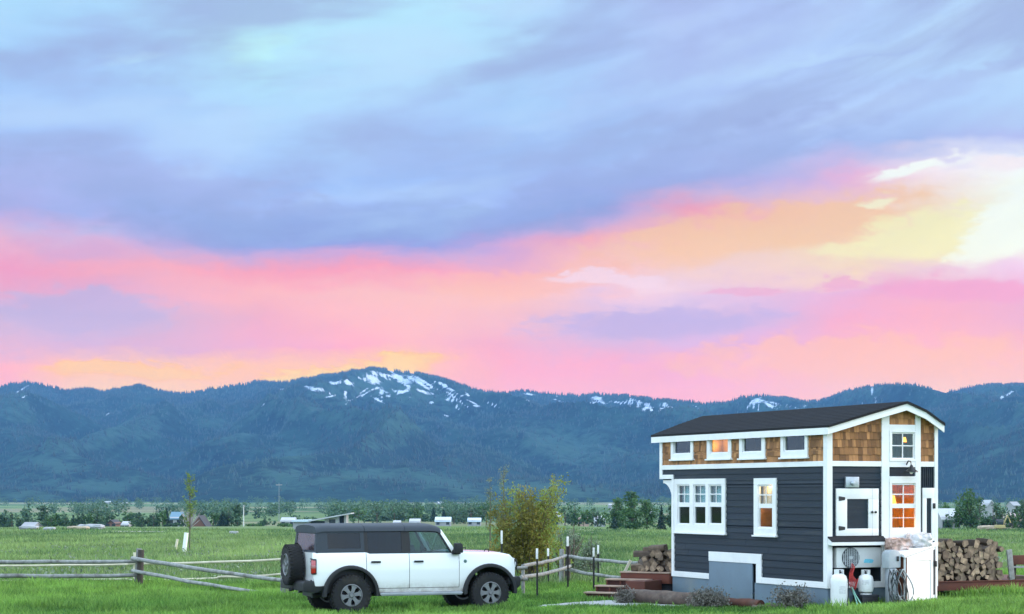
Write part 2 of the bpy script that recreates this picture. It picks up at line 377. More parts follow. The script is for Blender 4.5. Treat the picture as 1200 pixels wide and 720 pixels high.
# ------------------------------------------------------------------ ground sheet
def ground_mat():
    m, nt, b = new_mat('meadow_ground')
    p = nt.new('ShaderNodeNewGeometry').outputs['Position']
    n1 = nt.noise(p, .12, 5, .6); n2 = nt.noise(p, 1.4, 5, .65); n3 = nt.noise(p, .02, 4, .6)
    lush = nt.mix(nt.rng(n1, .35, .65), (.055, .15, .02), (.11, .22, .03))
    dull = nt.mix(nt.rng(n2, .35, .65), (.08, .135, .05), (.18, .21, .09))
    sp = nt.new('ShaderNodeSeparateXYZ'); nt.put(sp.inputs[0], p); y = sp.outputs[1]
    near = nt.rng(nt.math('ADD', y, nt.math('MULTIPLY', nt.math('SUBTRACT', n1, .5), 10)), 49, 56, 0, 1, True)
    col = nt.mix(near, lush, nt.mix(nt.rng(n3, .4, .6, .35, 1), lush, dull))
    # farmland far off: long strips of hay, fallow and pasture
    fv = nt.new('ShaderNodeTexVoronoi'); nt.put(fv.inputs['Vector'], nt.vmul(p, (.0022, .0050, 0))); fv.inputs['Scale'].default_value = 1
    fs = nt.new('ShaderNodeSeparateColor'); nt.put(fs.inputs[0], fv.outputs['Color'])
    fields = nt.mix(fs.outputs[0], (.05, .10, .035), (.13, .19, .075))
    fields = nt.mix(nt.rng(fs.outputs[1], .65, .7), fields, (.17, .17, .10))
    fields = nt.mix(1, fields, nt.rng(n3, .3, .7, .7, 1.3), 'MULTIPLY')
    col = nt.mix(nt.rng(y, 420, 800), col, fields)
    nt.put(b.inputs['Base Color'], col); b.inputs['Roughness'].default_value = .9; b.inputs['Specular IOR Level'].default_value = .1
    bp = nt.new('ShaderNodeBump'); bp.inputs['Strength'].default_value = .6; bp.inputs['Distance'].default_value = .12
    nt.put(bp.inputs['Height'], nt.noise(p, 4, 6, .7)); nt.put(b.inputs['Normal'], bp.outputs[0])
    return m
def grid(V, nr, nc):
    i = np.arange(nr - 1)[:, None] * nc + np.arange(nc - 1)[None]
    f = np.stack([i, i + 1, i + 1 + nc, i + nc], -1).reshape(-1, 4)
    return f.ravel(), np.full(len(f), 4)
ys = np.concatenate([np.linspace(-650, 0, 14), np.linspace(4, 30, 10), np.linspace(31, 80, 90), np.geomspace(81, 9000, 150)])
us = np.linspace(-1, 1, 161)
Yg, Ug = np.meshgrid(ys, us, indexing='ij')
Xg = Ug * 18 + np.sign(Ug) * np.abs(Ug) ** 4 * (600 + .72 * np.abs(Yg)) + Ug * .16 * np.maximum(Yg - 30, 0)
Zg = ground_z(Xg, Yg)
ff, sz = grid(None, len(ys), len(us))
gr = np_mesh('ground', np.stack([Xg, Yg, Zg], -1).reshape(-1, 3), ff, sz, ground_mat(), smooth=True)
tag(gr, kind='structure')

# ------------------------------------------------------------------ mountains
RIDGE = [(-900,462),(-600,452),(-300,460),(-120,452),(-60,460),(0,455),(15,451),(33,449),(60,454),(80,459),(105,457),(120,460),(140,458),(162,453),(185,458),(210,462),(230,461),(250,456),(275,453),(300,449),(330,449),(360,445),(390,440),(415,436),(437,433),(460,435),(490,439),(520,446),(545,453),(570,460),(590,461),(620,459),(650,463),(680,466),(700,463),(720,465),(750,467),(775,470),(800,472),(830,474),(848,473),(870,467),(890,465),(915,468),(945,472),(960,472),(985,462),(1010,455),(1040,451),(1070,452),(1090,456),(1108,460),(1135,455),(1165,453),(1200,452),(1260,456),(1400,450),(1700,462),(2100,455)]
rp = np.array(RIDGE, float)
FOOT, TOP = 3300.0, 7000.0
# snow lying on the open slopes: (u, v) = place across the range and drop below the crest line, half length, half height, slope
SNOW = [(25,7,9,1.8,-.45),(28,16,5,1.5,-.3),(370,13,18,3.2,.35),(408,12,8,3.5,.7),(438,12,11,6,.25),(447,25,3,7,0),(468,7,14,5,.35),(412,33,9,2,-.45),(425,28,14,1.4,-.3),(490,9,20,3,.38),(472,22,12,2.5,-.1),(500,19,13,2.2,.1),(522,7,9,3,.3),(527,22,8,2.5,.05),(520,42,13,1.6,-.1),(536,28,5,2,.15),(558,19,7,2.4,-.25),(548,9,5,2,.3),(505,30,4,2,0),(480,28,3,1.8,0),(455,30,4,1.6,0),(405,25,3,6,0),(330,7,5,1.6,0),(310,26,4,2,-.6),(335,25,2.5,2,0),(390,8,7,2.5,.3),
 (620,3,9,1.6,0),(618,11,4,1.4,0),(652,2,3,1,0),(700,4,9,3.5,.1),(726,7,15,2,.12),(758,10,7,4,-.3),(782,5,7,2.4,.3),(744,2,10,1.5,.1),(773,11,3,1.5,0),(885,6,9,5,-.3),(902,9,10,3,.5),(925,6,5,2,.3),(943,3,4,1.5,0),(878,12,4,2,0),
 (1022,6,2,7,.1),(1026,14,5,1.3,.3),(1027,18,3,2.2,-.6),(1183,9,9,1.5,-.35),(1174,13,3,2.6,-.6),(1010,18,3,1,0),(190,10,3,1,0),(92,8,3,1,0),(242,4,3,1,0),(126,27,3,1.2,-.5),(196,24,3,1.2,-.5),(1240,8,9,2,-.3)]
_r = random.Random(4)
for _k in range(34):       # thin drifts caught between the trees round the bald summit
    _p = _r.gauss(475, 48); _side = 1 if _p > 440 else -1
    SNOW.append((_p, abs(_r.gauss(0, 15)) + 4 + max(0, (abs(_p - 470) - 40) * -.02), _r.uniform(4, 13), _r.uniform(.9, 1.7), _side * _r.uniform(.1, .45)))
for _k in range(26): SNOW.append((_r.gauss(725, 38), 3 + abs(_r.gauss(0, 5)), _r.uniform(3, 9), _r.uniform(.8, 1.5), _r.uniform(-.2, .3)))
for _k in range(14): SNOW.append((_r.gauss(895, 18), 4 + abs(_r.gauss(0, 5)), _r.uniform(3, 8), _r.uniform(.8, 1.5), _r.uniform(-.3, .4)))
SNOW += [(440, 5, 8, 3, .3), (452, 8, 9, 2.4, .5), (470, 6, 18, 2.4, .42), (498, 7, 20, 2.2, .4), (428, 9, 9, 3, .3)]
CLEAR = [(460, 22, 110, 24, .06), (110, 112, 120, 12, 0), (420, 122, 160, 10, .02), (640, 112, 120, 12, 0), (720, 60, 50, 3, .4), (610, 45, 40, 2.5, -.4), (230, 90, 50, 3, -.5), (80, 50, 30, 2.5, -.5), (1010, 60, 40, 3, .4), (1160, 80, 60, 5, -.3), (345,85,34,16,.1),(330,110,55,14,.05),(150,70,45,2.2,-.5),(190,75,22,2,-.6),(140,42,30,2,-.45),(60,90,60,14,0),(520,120,90,14,0),(250,40,30,10,.2),(660,60,90,30,.1),(30,130,60,8,0),(470,60,60,6,.1),(880,70,40,8,0),(1150,55,50,14,-.2)]
def mount_z(P, Y):
    """P: place across the range in photo columns, Y: distance"""
    yr = np.interp(P, rp[:, 0], rp[:, 1]) + (fbm(P * .09, P * 0, 4, 3) - .5) * 3.0
    zr = CAMZ + (HY - yr) / F * TOP
    u = (Y - FOOT) / (TOP - FOOT)
    g = np.where(u < 1, np.clip(u, 0, 1) ** 1.22, 1 - .8 * (np.clip(u, 1, 3) - 1))
    # spurs and gullies running down from the crest
    X = (P - 600) * Y / F
    wx = X + 420 * (fbm(X * .0011, Y * .0011, 3, 41) - .5) * 2 + .22 * (Y - FOOT)
    spur = 1 - np.abs(2 * fbm(wx * .0019, Y * .00045, 4, 23) - 1)
    fine = fbm(X * .006, Y * .004, 4, 31) - .5
    env = np.clip(u, 0, 1) ** .8 * np.clip(1 - u, 0, 1) ** .7 * 4 ** .75
    z = -13.4 + (zr + 13.4) * g + env * ((spur - .72) * 330 + fine * 80)
    lim = CAMZ + (HY - yr - 3 * (1 - np.clip(u, 0, 1))) / F * Y    # no spur rises above the crest as seen down the valley
    return np.where(u < 1, np.minimum(z, lim), z), yr
def ell(L, P, dv):
    o = np.full_like(P, -9.0)
    for (px, v0, a, b, sl) in L:
        dx = P - px; dy = dv - v0 - sl * dx
        o = np.maximum(o, 1 - np.sqrt((dx / a) ** 2 + (dy / b) ** 2))
    return np.clip(o, -1, 1)
pc = np.concatenate([np.arange(-900, -60, 8.0), np.arange(-60, 1262, 1.6), np.arange(1264, 2100, 8.0)])
yc = np.concatenate([FOOT + (TOP - FOOT) * np.linspace(-.012, 1, 190), TOP + np.linspace(20, 1900, 26)])
Ym, Pm = np.meshgrid(yc, pc, indexing='ij')
Zm, Yr = mount_z(Pm, Ym)
drop = HY - (Zm - CAMZ) * F / Ym - Yr
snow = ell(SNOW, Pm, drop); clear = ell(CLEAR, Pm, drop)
gy, gp = np.gradient(Zm); curv = Zm - (np.roll(Zm, 26, 1) + np.roll(Zm, -26, 1)) / 2          # open grass along the spur backs, lightened to paint in ridge relief
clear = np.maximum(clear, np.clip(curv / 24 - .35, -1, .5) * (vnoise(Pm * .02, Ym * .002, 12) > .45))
def mountain_mat():
    m, nt, b = new_mat('forested_slope')
    p = nt.new('ShaderNodeNewGeometry').outputs['Position']
    n = nt.noise(p, .004, 6, .65); f = nt.noise(p, .03, 5, .7)
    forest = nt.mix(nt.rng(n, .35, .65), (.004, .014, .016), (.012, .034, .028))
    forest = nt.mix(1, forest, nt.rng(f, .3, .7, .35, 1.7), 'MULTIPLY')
    sn = nt.new('ShaderNodeAttribute', attribute_name='snow').outputs['Fac']; cl = nt.new('ShaderNodeAttribute', attribute_name='clear').outputs['Fac']
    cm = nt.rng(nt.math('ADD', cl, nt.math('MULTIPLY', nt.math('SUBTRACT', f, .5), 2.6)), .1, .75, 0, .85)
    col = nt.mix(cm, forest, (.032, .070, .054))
    sm = nt.rng(nt.math('ADD', sn, nt.math('MULTIPLY', nt.math('SUBTRACT', nt.noise(nt.vmul(p, (1, .45, 1)), .05, 6, .75), .5), 2.9)), .20, .52, 0, 1)
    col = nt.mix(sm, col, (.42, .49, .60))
    nt.put(b.inputs['Base Color'], col); b.inputs['Roughness'].default_value = .95; b.inputs['Specular IOR Level'].default_value = .05
    bp = nt.new('ShaderNodeBump'); bp.inputs['Strength'].default_value = .8; bp.inputs['Distance'].default_value = 9; nt.put(bp.inputs['Height'], nt.noise(p, .05, 5, .75)); nt.put(b.inputs['Normal'], bp.outputs[0])
    return m
ff, sz = grid(None, len(yc), len(pc))
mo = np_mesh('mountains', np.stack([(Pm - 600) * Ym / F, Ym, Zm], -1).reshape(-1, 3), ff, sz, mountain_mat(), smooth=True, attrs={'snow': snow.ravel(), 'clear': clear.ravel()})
tag(mo, kind='structure')
# conifers covering the slopes
def cones(P, Y, Z, H, W, name, m):
    n = len(P); X = (P - 600) * Y / F
    ang = np.array([0, math.pi / 2, math.pi, 1.5 * math.pi])[None] + RNG.random(n)[:, None] * 1.5
    base = np.stack([X[:, None] + np.cos(ang) * W[:, None], Y[:, None] + np.sin(ang) * W[:, None], np.repeat(Z[:, None] - 1, 4, 1)], -1)
    tip = np.stack([X, Y, Z + H], -1)[:, None]
    V = np.concatenate([base, tip], 1).reshape(-1, 3)
    o = np.arange(n)[:, None, None] * 5
    f = (o + np.array([[0, 1, 4], [1, 2, 4], [2, 3, 4], [3, 0, 4]])[None]).reshape(-1)
    return np_mesh(name, V, f, np.full(n * 4, 3), m, tint=np.repeat(RNG.random(n), 4))
def forest():
    n = 52000
    P = RNG.uniform(-250, 1450, n); u = RNG.random(n) ** .75
    Y = FOOT + (TOP - FOOT) * (.02 + .98 * u)
    Z, yr = mount_z(P, Y); dr = HY - (Z - CAMZ) * F / Y - yr
    keep = (ell(SNOW, P, dr) < -.05) & (ell(CLEAR, P, dr) < RNG.uniform(-.1, 1.0, n)) & (fbm(P * .02, Y * .003, 3, 77) > RNG.uniform(.1, .5, n))
    n2 = 2600                                           # the fringe on the crest
    P2 = RNG.uniform(-120, 1320, n2); Y2 = np.full(n2, TOP) + RNG.uniform(-60, 40, n2); Z2, yr2 = mount_z(P2, Y2)
    k2 = (ell(SNOW, P2, HY - (Z2 - CAMZ) * F / Y2 - yr2) < -.02) & (fbm(P2 * .05, P2 * 0, 3, 99) > RNG.uniform(.15, .6, n2))
    P = np.concatenate([P[keep], P2[k2]]); Y = np.concatenate([Y[keep], Y2[k2]]); Z = np.concatenate([Z[keep], Z2[k2]])
    H = RNG.uniform(6, 14, len(P)) * np.interp(Y, [FOOT, TOP], [.8, 1.0])
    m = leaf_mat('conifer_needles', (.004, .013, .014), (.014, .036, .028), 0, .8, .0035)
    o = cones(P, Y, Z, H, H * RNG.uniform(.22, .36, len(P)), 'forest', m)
    tag(o, 'dark conifer forest covering the mountain slopes', 'forest', kind='stuff')
forest()
# ------------------------------------------------------------------ tiny house
PHI = R(23.9); HC, HSN = math.cos(PHI), math.sin(PHI); HD = 39.5; HX = 370 * HD / F
HW, HLN, HUP = 2.61, 6.43, 7.0               # width, lower length, upper length over the nose
def LW(px, y):                                # photo measurement on the long wall -> (l, z)
    l = (F * HX - (px - 600) * HD) / ((px - 600) * HC + F * HSN)
    return l, CAMZ - (y - HY) * (HD + l * HC) / F
def EW(px, y, p=0.0):                         # photo measurement on the gable wall (p metres in front of it) -> (w, z)
    w = ((px - 600) * (HD - p * HC) - F * (HX + p * HSN)) / (F * HC - (px - 600) * HSN)
    return w, CAMZ - (y - HY) * (HD - p * HC + w * HSN) / F
def HL(w, l, z=0): return Vector((HX + w * HC - l * HSN, HD + w * HSN + l * HC, z))
house = thing('tiny_house', 'dark blue tiny house with white trim, cedar shingles and a low black roof', 'house', (HX, HD, 0), PHI)

def wb(mb, plane, a0, a1, z0, z1, d0, d1, tint=None):
    a0, a1 = min(a0, a1), max(a0, a1); z0, z1 = min(z0, z1), max(z0, z1)
    if plane == 'L': mb.box(d0, d1, a0, a1, z0, z1, tint=tint)
    else: mb.box(a0, a1, d0, d1, z0, z1, tint=tint)
def clip_rows(z0, z1, e, a0, a1, holes):
    out = []; z = z0
    while z < z1 - 1e-4:
        zt = min(z + e, z1)
        cuts = sorted({z, zt} | {h[k] for h in holes for k in (2, 3) if z < h[k] < zt})
        for c0, c1 in zip(cuts[:-1], cuts[1:]):
            iv = [(a0, a1)]
            for h in holes:
                if h[2] < c1 - 1e-6 and h[3] > c0 + 1e-6:
                    nx = []
                    for (p, q) in iv:
                        if h[1] <= p or h[0] >= q: nx.append((p, q)); continue
                        if h[0] > p: nx.append((p, h[0]))
                        if h[1] < q: nx.append((h[1], q))
                    iv = nx
            out += [(p, q, c0, c1) for p, q in iv if q - p > .002]
        z = zt
    return out
def lap(mb, plane, z0, z1, a0, a1, holes, e=.140):
    for (p, q, c0, c1) in clip_rows(z0, z1, e, a0, a1, holes):
        poly = [(.02, c0), (-.02, c0), (-.005, c1), (.02, c1)]
        a = p
        while a < q - .01:                        # boards butted end to end
            b = a + random.uniform(1.8, 3.6); b = q if b > q - .5 else b
            mb.prism(poly, 'y' if plane == 'L' else 'x', a, b - (.005 if b < q else 0), tint=random.random()); a = b
def ring(mb, plane, outer, inners, d0, d1):
    for (p, q, c0, c1) in clip_rows(outer[2], outer[3], 99, outer[0], outer[1], inners): wb(mb, plane, p, q, c0, c1, d0, d1)
def rect(fn, x0, x1, y0, y1):                 # photo box -> (a0,a1,z0,z1)
    p = [fn(x0, y0), fn(x0, y1), fn(x1, y0), fn(x1, y1)]
    a0, a1 = (p[0][0] + p[1][0]) / 2, (p[2][0] + p[3][0]) / 2
    return (min(a0, a1), max(a0, a1), (p[1][1] + p[3][1]) / 2, (p[0][1] + p[2][1]) / 2)
ROOMS = {
 'dark': mat('unlit_room', (.016, .02, .03), .8, var=.3), 'teal': mat('teal_reflection_curtain', (.22, .44, .46), .8, var=.4, scale=7, stretch=(6, 6, .5)),  # teal curtain colour also carries painted sky reflection for the panes
 'cream': mat('cream_curtain', (.62, .52, .36), .8, var=.2, scale=8, stretch=(6, 6, .5)), 'brown': mat('brown_room', (.20, .09, .05), .8, var=.4, scale=6),
 'wood': mat('pine_boards_inside', (.80, .44, .12), .6, var=.25, scale=5, stretch=(8, 8, .6)), 'amber': mat('amber_loft', (.50, .27, .05), .7, var=.4, scale=4)}
BULB = emit_mat('lamp_glow', (1.0, .50, .08), 1.9)
BULBS = emit_mat('small_lamp_glow', (1.0, .48, .14), 11)
def room(plane, r, depth, m, curtain=None, cz=None, lamp=None, lr=.06, lm=None, ext=0):
    a0, a1, z0, z1 = r; a1 += ext; g = .04; a0 -= g; a1 += g; z0 -= g; z1 += g; d0, d1 = .03, .03 + depth
    P = (lambda a, d, z: (d, a, z)) if plane == 'L' else (lambda a, d, z: (a, d, z))
    mb = MB(); c = [P(a, d, z) for d in (d0, d1) for a, z in ((a0, z0), (a1, z0), (a1, z1), (a0, z1))]
    mb.add(c, [(4, 5, 6, 7), (0, 1, 5, 4), (1, 2, 6, 5), (2, 3, 7, 6), (3, 0, 4, 7)])
    o = mb.build('interior_wall', m, house, fix=False)
    if curtain:
        k = 28; mb = MB(); pts = []
        for i in range(k + 1):
            a = a0 + .01 + (a1 - a0 - .02) * i / k; d = .10 + .014 * math.sin(i * 1.9)
            pts += [P(a, d, cz or z0 + .01), P(a, d, z1 - .01)]
        mb.add(pts, [(2 * i, 2 * i + 2, 2 * i + 3, 2 * i + 1) for i in range(k)])
        mb.build('curtain', curtain, o, smooth=True, fix=False)
    for (a, d, z, watt, shade) in lamp or []:
        x, y, zz = P(a, d, z)
        L = bpy.data.lights.new('room_lamp', 'POINT'); L.energy = watt; L.color = (1, .62, .24); L.shadow_soft_size = .03
        lo_ = bpy.data.objects.new('room_lamp', L); link(lo_, house); lo_.location = (x, y, zz)
        if shade:
            mb = MB(); mb.lathe([(shade * .55, shade), (shade, -shade), (shade * .97, -shade), (shade * .52, shade)], 18, Matrix.Translation((x, y, zz)))
            mb.build('lamp_shade', BULB, o, smooth=True)
def window(plane, outer, opens, panes, muntins=(), sill=.03):
    """casing with openings, a recessed sash round each pane, glass"""
    mb = MB(); ring(mb, plane, outer, opens, -.05, .0)
    fr = mb.build('window', WHITE, house, bevel=.004, seg=1)
    if sill:
        mb = MB(); wb(mb, plane, outer[0] - .03, outer[1] + .03, outer[2] - .035, outer[2] - .001, -.085, -.003); mb.build('sill', WHITE, fr, bevel=.006)
    mb = MB()
    for op in opens:
        ring(mb, plane, (op[0] + .001, op[1] - .001, op[2] + .001, op[3] - .001), [p for p in panes if p[0] >= op[0] - .01 and p[1] <= op[1] + .01 and p[2] >= op[2] - .01 and p[3] <= op[3] + .01], -.024, .012)
    for (a0, a1, z0, z1) in muntins: wb(mb, plane, a0, a1, z0, z1, -.020, -.004)
    mb.build('sash', WHITE, fr)
    mb = MB()
    for p in panes:
        a0, a1, z0, z1 = p[0] - .004, p[1] + .004, p[2] - .004, p[3] + .004
        q = [(0, a0, z0), (0, a0, z1), (0, a1, z1), (0, a1, z0)] if plane == 'L' else [(a0, 0, z0), (a1, 0, z0), (a1, 0, z1), (a0, 0, z1)]
        mb.add(q, [(0, 1, 2, 3)])
    mb.build('pane', GLASS, fr, fix=False)
def grow(r, e): return (r[0] - e, r[1] + e, r[2] - e, r[3] + e)
def cross(r, t=.011, h=True, v=True):
    a, z = (r[0] + r[1]) / 2, (r[2] + r[3]) / 2
    return ([(a - t, a + t, r[2], r[3])] if v else []) + ([(r[0], r[1], z - t, z + t)] if h else [])
holesL, holesG = [], []
ZB0, ZB1, ZT0, ZT1 = 2.955, 3.06, .515, .64          # belt course, bottom trim
# loft windows in the shingle band
for i, (o, g) in enumerate([((788.1, 814, 511.3, 538.3), (791.6, 810.4, 513.4, 531)), ((830.3, 858.7, 509.6, 537.7), (834.5, 854.4, 511.8, 530)),
                            ((868.3, 898.4, 508.2, 537), (872.4, 893.6, 510.3, 528.8)), ((916.8, 948.5, 506.2, 535.9), (921, 944.3, 508.3, 527.6))]):
    out, gl = rect(LW, *o), rect(LW, *g); op = grow(gl, .025)
    holesL.append(op); window('L', out, [op], [gl], sill=.02)
    if i == 1: room('L', op, .5, ROOMS['amber'], lamp=[(gl[1] + .30, .30, gl[2] + .16, 3.2, 0)], ext=.38)
    else: room('L', op, .5, ROOMS['dark'], ext=.38)
# triple window
out = rect(LW, 792.3, 851.7, 561.3, 624.4); opens = []; panes = []; mun = []
for x0, x1 in ((796.5, 809.4), (815.2, 828.1), (833.3, 846.9)):
    u, lo = rect(LW, x0, x1, 569.6, 589), rect(LW, x0, x1, 594.2, 613.3)
    opens.append((u[0] - .03, u[1] + .03, lo[2] - .03, u[3] + .03)); panes += [u, lo]; mun += cross(u)
window('L', out, opens, panes, mun); holesL += opens
room('L', (opens[-1][0], opens[0][1], opens[0][2], opens[0][3]), .9, ROOMS['dark'], ROOMS['teal'], panes[0][2])
# single window
u, lo = rect(LW, 891, 906.2, 570, 590.4), rect(LW, 891, 906.2, 595.6, 617.5)
op = (u[0] - .03, u[1] + .03, lo[2] - .03, u[3] + .03); holesL.append(op)
window('L', rect(LW, 885.4, 911.5, 560.6, 627.5), [op], [u, lo], cross(u))
room('L', op, .9, ROOMS['brown'], ROOMS['cream'], u[2], lamp=[((u[0] + u[1]) / 2, .05, u[3] + .025, 5, 0), (lo[1] + .62, .25, lo[2] + .36, 16, 0)], ext=.75)  # first lamp is added unseen between glass and curtain to brighten the curtain
# gable windows
b0, b1 = EW(1041, 578)[0], EW(1071.5, 578)[0]
ug = rect(EW, 1044.8, 1069.4, 508.5, 536.7); opu = grow(ug, .025)
ul, ll = rect(EW, 1044.8, 1071, 568.5, 590.4), rect(EW, 1044.8, 1071.6, 595.6, 618.5)
opl = (ul[0] - .03, ul[1] + .03, ll[2] - .03, ul[3] + .03); holesG += [opu, opl]
window('G', (b0, b1, EW(1056, 541)[1], EW(1056, 505)[1]), [opu], [ug], cross(ug), sill=0)
room('G', opu, .8, ROOMS['teal'], lamp=[(ug[1] - .03, .24, ug[3] - .11, 3, .05)], ext=.25)
zl0, zl1 = EW(1056, 642)[1], EW(1056, 558.5)[1]
window('G', (b0, b1, zl0, zl1), [opl], [ul, ll], cross(ul) + cross(ll, .006), sill=0)
room('G', opl, 1.0, ROOMS['wood'], lamp=[(ul[0] + .20, .26, ul[2] + .08, 44, .085)], ext=.3)
# corner recess for the air conditioner
rec = (.10, EW(1033, 650)[0], ZT1 + .02, EW(1000, 639)[1]); holesG.append(rec)
room('G', grow(rec, -.042), .5, DARKIN)

# siding
mb = MB()
nz0, nz1 = .92, 1.13; N0, N1, NP = 2.49, 4.72, 2.80            # raised skirting notch
hl = holesL + [(N0, N1, 0, nz0 + .1)]
lap(mb, 'L', ZT1 - .05, ZB0 + .02, .05, HLN - .02, hl)
mb.build('wall', NAVY, house)
mb = MB(); lap(mb, 'L', 2.84, ZB0 + .02, HLN - .02, HUP - .02, []); mb.build('wall', NAVY, house)
mb = MB()
lap(mb, 'G', ZT1 - .05, ZB0 + .02, .05, EW(1032, 578)[0], holesG); lap(mb, 'G', EW(1041, 578)[0] - .05, ZB0 + .02 - .5, 0, 0, [])
wb(mb, 'G', b0, b1, EW(1056, 560)[1], ZB0 + .02, -.01, .02)
wr0, wr1 = EW(1077.7, 578)[0], EW(1094, 578)[0]
wb(mb, 'G', wr0, wr1, .6, ZB0 + .02, -.004, .02)
for k in range(7): a = wr0 + (wr1 - wr0) * (k + .5) / 7; wb(mb, 'G', a - .012, a + .012, EW(1086, 572)[1], ZB0, -.022, -.003)
wb(mb, 'G', b0 - .2, b1 + .15, .5, zl0, -.004, .02)
mb.build('wall', NAVY, house)
mb = MB()      # far sides, nose and floor
mb.box(HW - .03, HW, .02, HUP, .5, 3.72); mb.box(.02, HW - .03, HLN - .03, HLN, .5, 2.75); mb.box(.02, HW - .03, HUP - .03, HUP, 2.75, 3.75)
mb.box(.03, HW - .03, HLN + .002, HUP - .03, 2.72, 2.75); mb.box(.06, HW - .04, .6, HLN - .05, .5, .54)
mb.build('wall', NAVY, house)

# roof
PW = [(-.12, 3.765), (.9, 4.045), (1.764, 4.275), (2.232, 4.105), (2.68, 3.84)]
Y1 = [7.3, 7.85, 8.2, 7.85, 7.4]; YF = -.19
def roof_z(w): return float(np.interp(w, [p[0] for p in PW], [p[1] for p in PW]))
mb = MB(); nP = len(PW); T = .045
v = [(p[0], YF - .03, p[1]) for p in PW] + [(p[0], y, p[1]) for p, y in zip(PW, Y1)]
v += [(a, b, c - T) for a, b, c in v]; n2 = 2 * nP
fs = []
for i in range(nP - 1):
    fs += [(i, i + 1, nP + i + 1, nP + i), (n2 + i, n2 + nP + i, n2 + nP + i + 1, n2 + i + 1), (i, n2 + i, n2 + i + 1, i + 1), (nP + i, nP + i + 1, n2 + nP + i + 1, n2 + nP + i)]
fs += [(0, nP, n2 + nP, n2), (nP - 1, n2 + nP - 1, n2 + n2 - 1, n2 - 1)]
mb.add(v, fs); roof = mb.build('roof', ROOFM, house)
mb = MB()      # shingle courses: thin laps following the slope
for i in range(nP - 1):
    (x0, z0), (x1, z1) = PW[i], PW[i + 1]; k = max(2, int(math.hypot(x1 - x0, z1 - z0) / .14))
    for j in range(k):
        s0, s1 = j / k, (j + 1) / k
        lo_, hi_ = (s0, s1) if z1 > z0 else (s1, s0)
        pa = (x0 + (x1 - x0) * lo_, z0 + (z1 - z0) * lo_ + .007); pb = (x0 + (x1 - x0) * hi_, z0 + (z1 - z0) * hi_ + .003)
        ye = min(np.interp(pa[0], [p[0] for p in PW], Y1), np.interp(pb[0], [p[0] for p in PW], Y1))
        yy = YF - .028
        while yy < ye - .02:
            y2 = min(yy + random.uniform(.25, .38), ye)
            mb.add([(pa[0], yy, pa[1]), (pa[0], y2 - .006, pa[1]), (pb[0], y2 - .006, pb[1]), (pb[0], yy, pb[1]), (pa[0], yy, pa[1] - .006), (pa[0], y2 - .006, pa[1] - .006)], [(0, 1, 2, 3), (0, 4, 5, 1)]); yy = y2
ROOFS = mat('roof_shingle_tabs', (.0055, .007, .0105), .95, var=.35, scale=16, bump=.2, bscale=120, tint=.2, spec=.2)
mb.build('shingles', ROOFS, roof, fix=False)
mb = MB(); FH = .135
def rake(y0, y1, Pn, dz=T):
    m = len(Pn); v = []
    for (x, z) in Pn:
        for (dy, zz) in ((y0, z - dz), (y1, z - dz), (y1, z - dz - FH), (y0, z - dz - FH)): v.append((x, dy, zz))
    f = [(4 * i + k, 4 * i + (k + 1) % 4, 4 * i + 4 + (k + 1) % 4, 4 * i + 4 + k) for i in range(m - 1) for k in range(4)] + [(0, 1, 2, 3), (4 * m - 4, 4 * m - 1, 4 * m - 2, 4 * m - 3)]
    mb.add(v, f)
rake(YF, YF + .035, PW)
x0, z0 = PW[0]
mb.add([(x0, YF + .036, z0 - T), (x0, 7.28, z0 - T), (x0, 7.28, z0 - T - FH), (x0, YF + .036, z0 - T - FH), (x0 + .03, YF + .036, z0 - T), (x0 + .03, 7.28, z0 - T), (x0 + .03, 7.28, z0 - T - FH), (x0 + .03, YF + .036, z0 - T - FH)],
       [(0, 1, 2, 3), (4, 7, 6, 5), (0, 4, 5, 1), (3, 2, 6, 7), (0, 3, 7, 4), (1, 5, 6, 2)])
mb.build('fascia', WHITE, roof)
mb = MB()
v = []
for (x, z), y in zip(PW, Y1): v += [(x + (.03 if x < 0 else 0), YF + .04, z - T - .05), (x + (.03 if x < 0 else 0), y - .02, z - T - .05)]
mb.add(v, [(2 * i, 2 * i + 2, 2 * i + 3, 2 * i + 1) for i in range(nP - 1)]); mb.build('soffit', WHITE, roof, fix=False)

# cedar shingles, each one a board
mb = MB()
def shingles(plane, a0, a1, z0, z1, holes, top=None):
    z = z0 - .02; r = 0
    while z < z1:
        a = a0 - random.uniform(0, .1)
        while a < a1:
            w = random.uniform(.06, .13); b = min(a + w, a1); aa = max(a, a0)
            zz0, zz1 = z + random.uniform(-.008, .008), min(z + .19, z1)
            if top: zz1 = min(zz1, min(top(aa), top(b)))
            if b - aa > .012 and zz1 > zz0 + .01:
                for (p, q, c0, c1) in clip_rows(max(zz0, z0), zz1, 99, aa + .003, b, holes):
                    f0 = .026 - .018 * (c0 - z) / .19; f1 = .026 - .018 * (c1 - z) / .19
                    mb.prism([(.01, c0), (-f0, c0), (-f1, c1), (.01, c1)], 'y' if plane == 'L' else 'x', p, q, tint=random.random())
            a += w
        z += .152; r += 1
shingles('L', .04, HUP - .03, ZB1, 3.70, holesL)
mb.build('shingle_band', CEDAR, house)
mb = MB()
tp = lambda w: roof_z(w) - T - .05
shingles('G', .04, EW(1033, 578)[0], ZB1, 4.3, [], tp); mb.build('shingle_band', CEDAR, house); mb = MB(); shingles('G', b0, b1, EW(1056, 498.5)[1], 4.4, [], tp); mb.build('shingle_band', CEDAR, house); mb = MB()
shingles('G', wr0, wr1 + .02, ZB1, 4.3, [], tp)
mb.build('shingle_band', CEDAR, house)
mb = MB(); mb.box(.03, HW - .03, .06, HUP - .06, 3.685, 3.70)      # loft ceiling and the wall above the nose
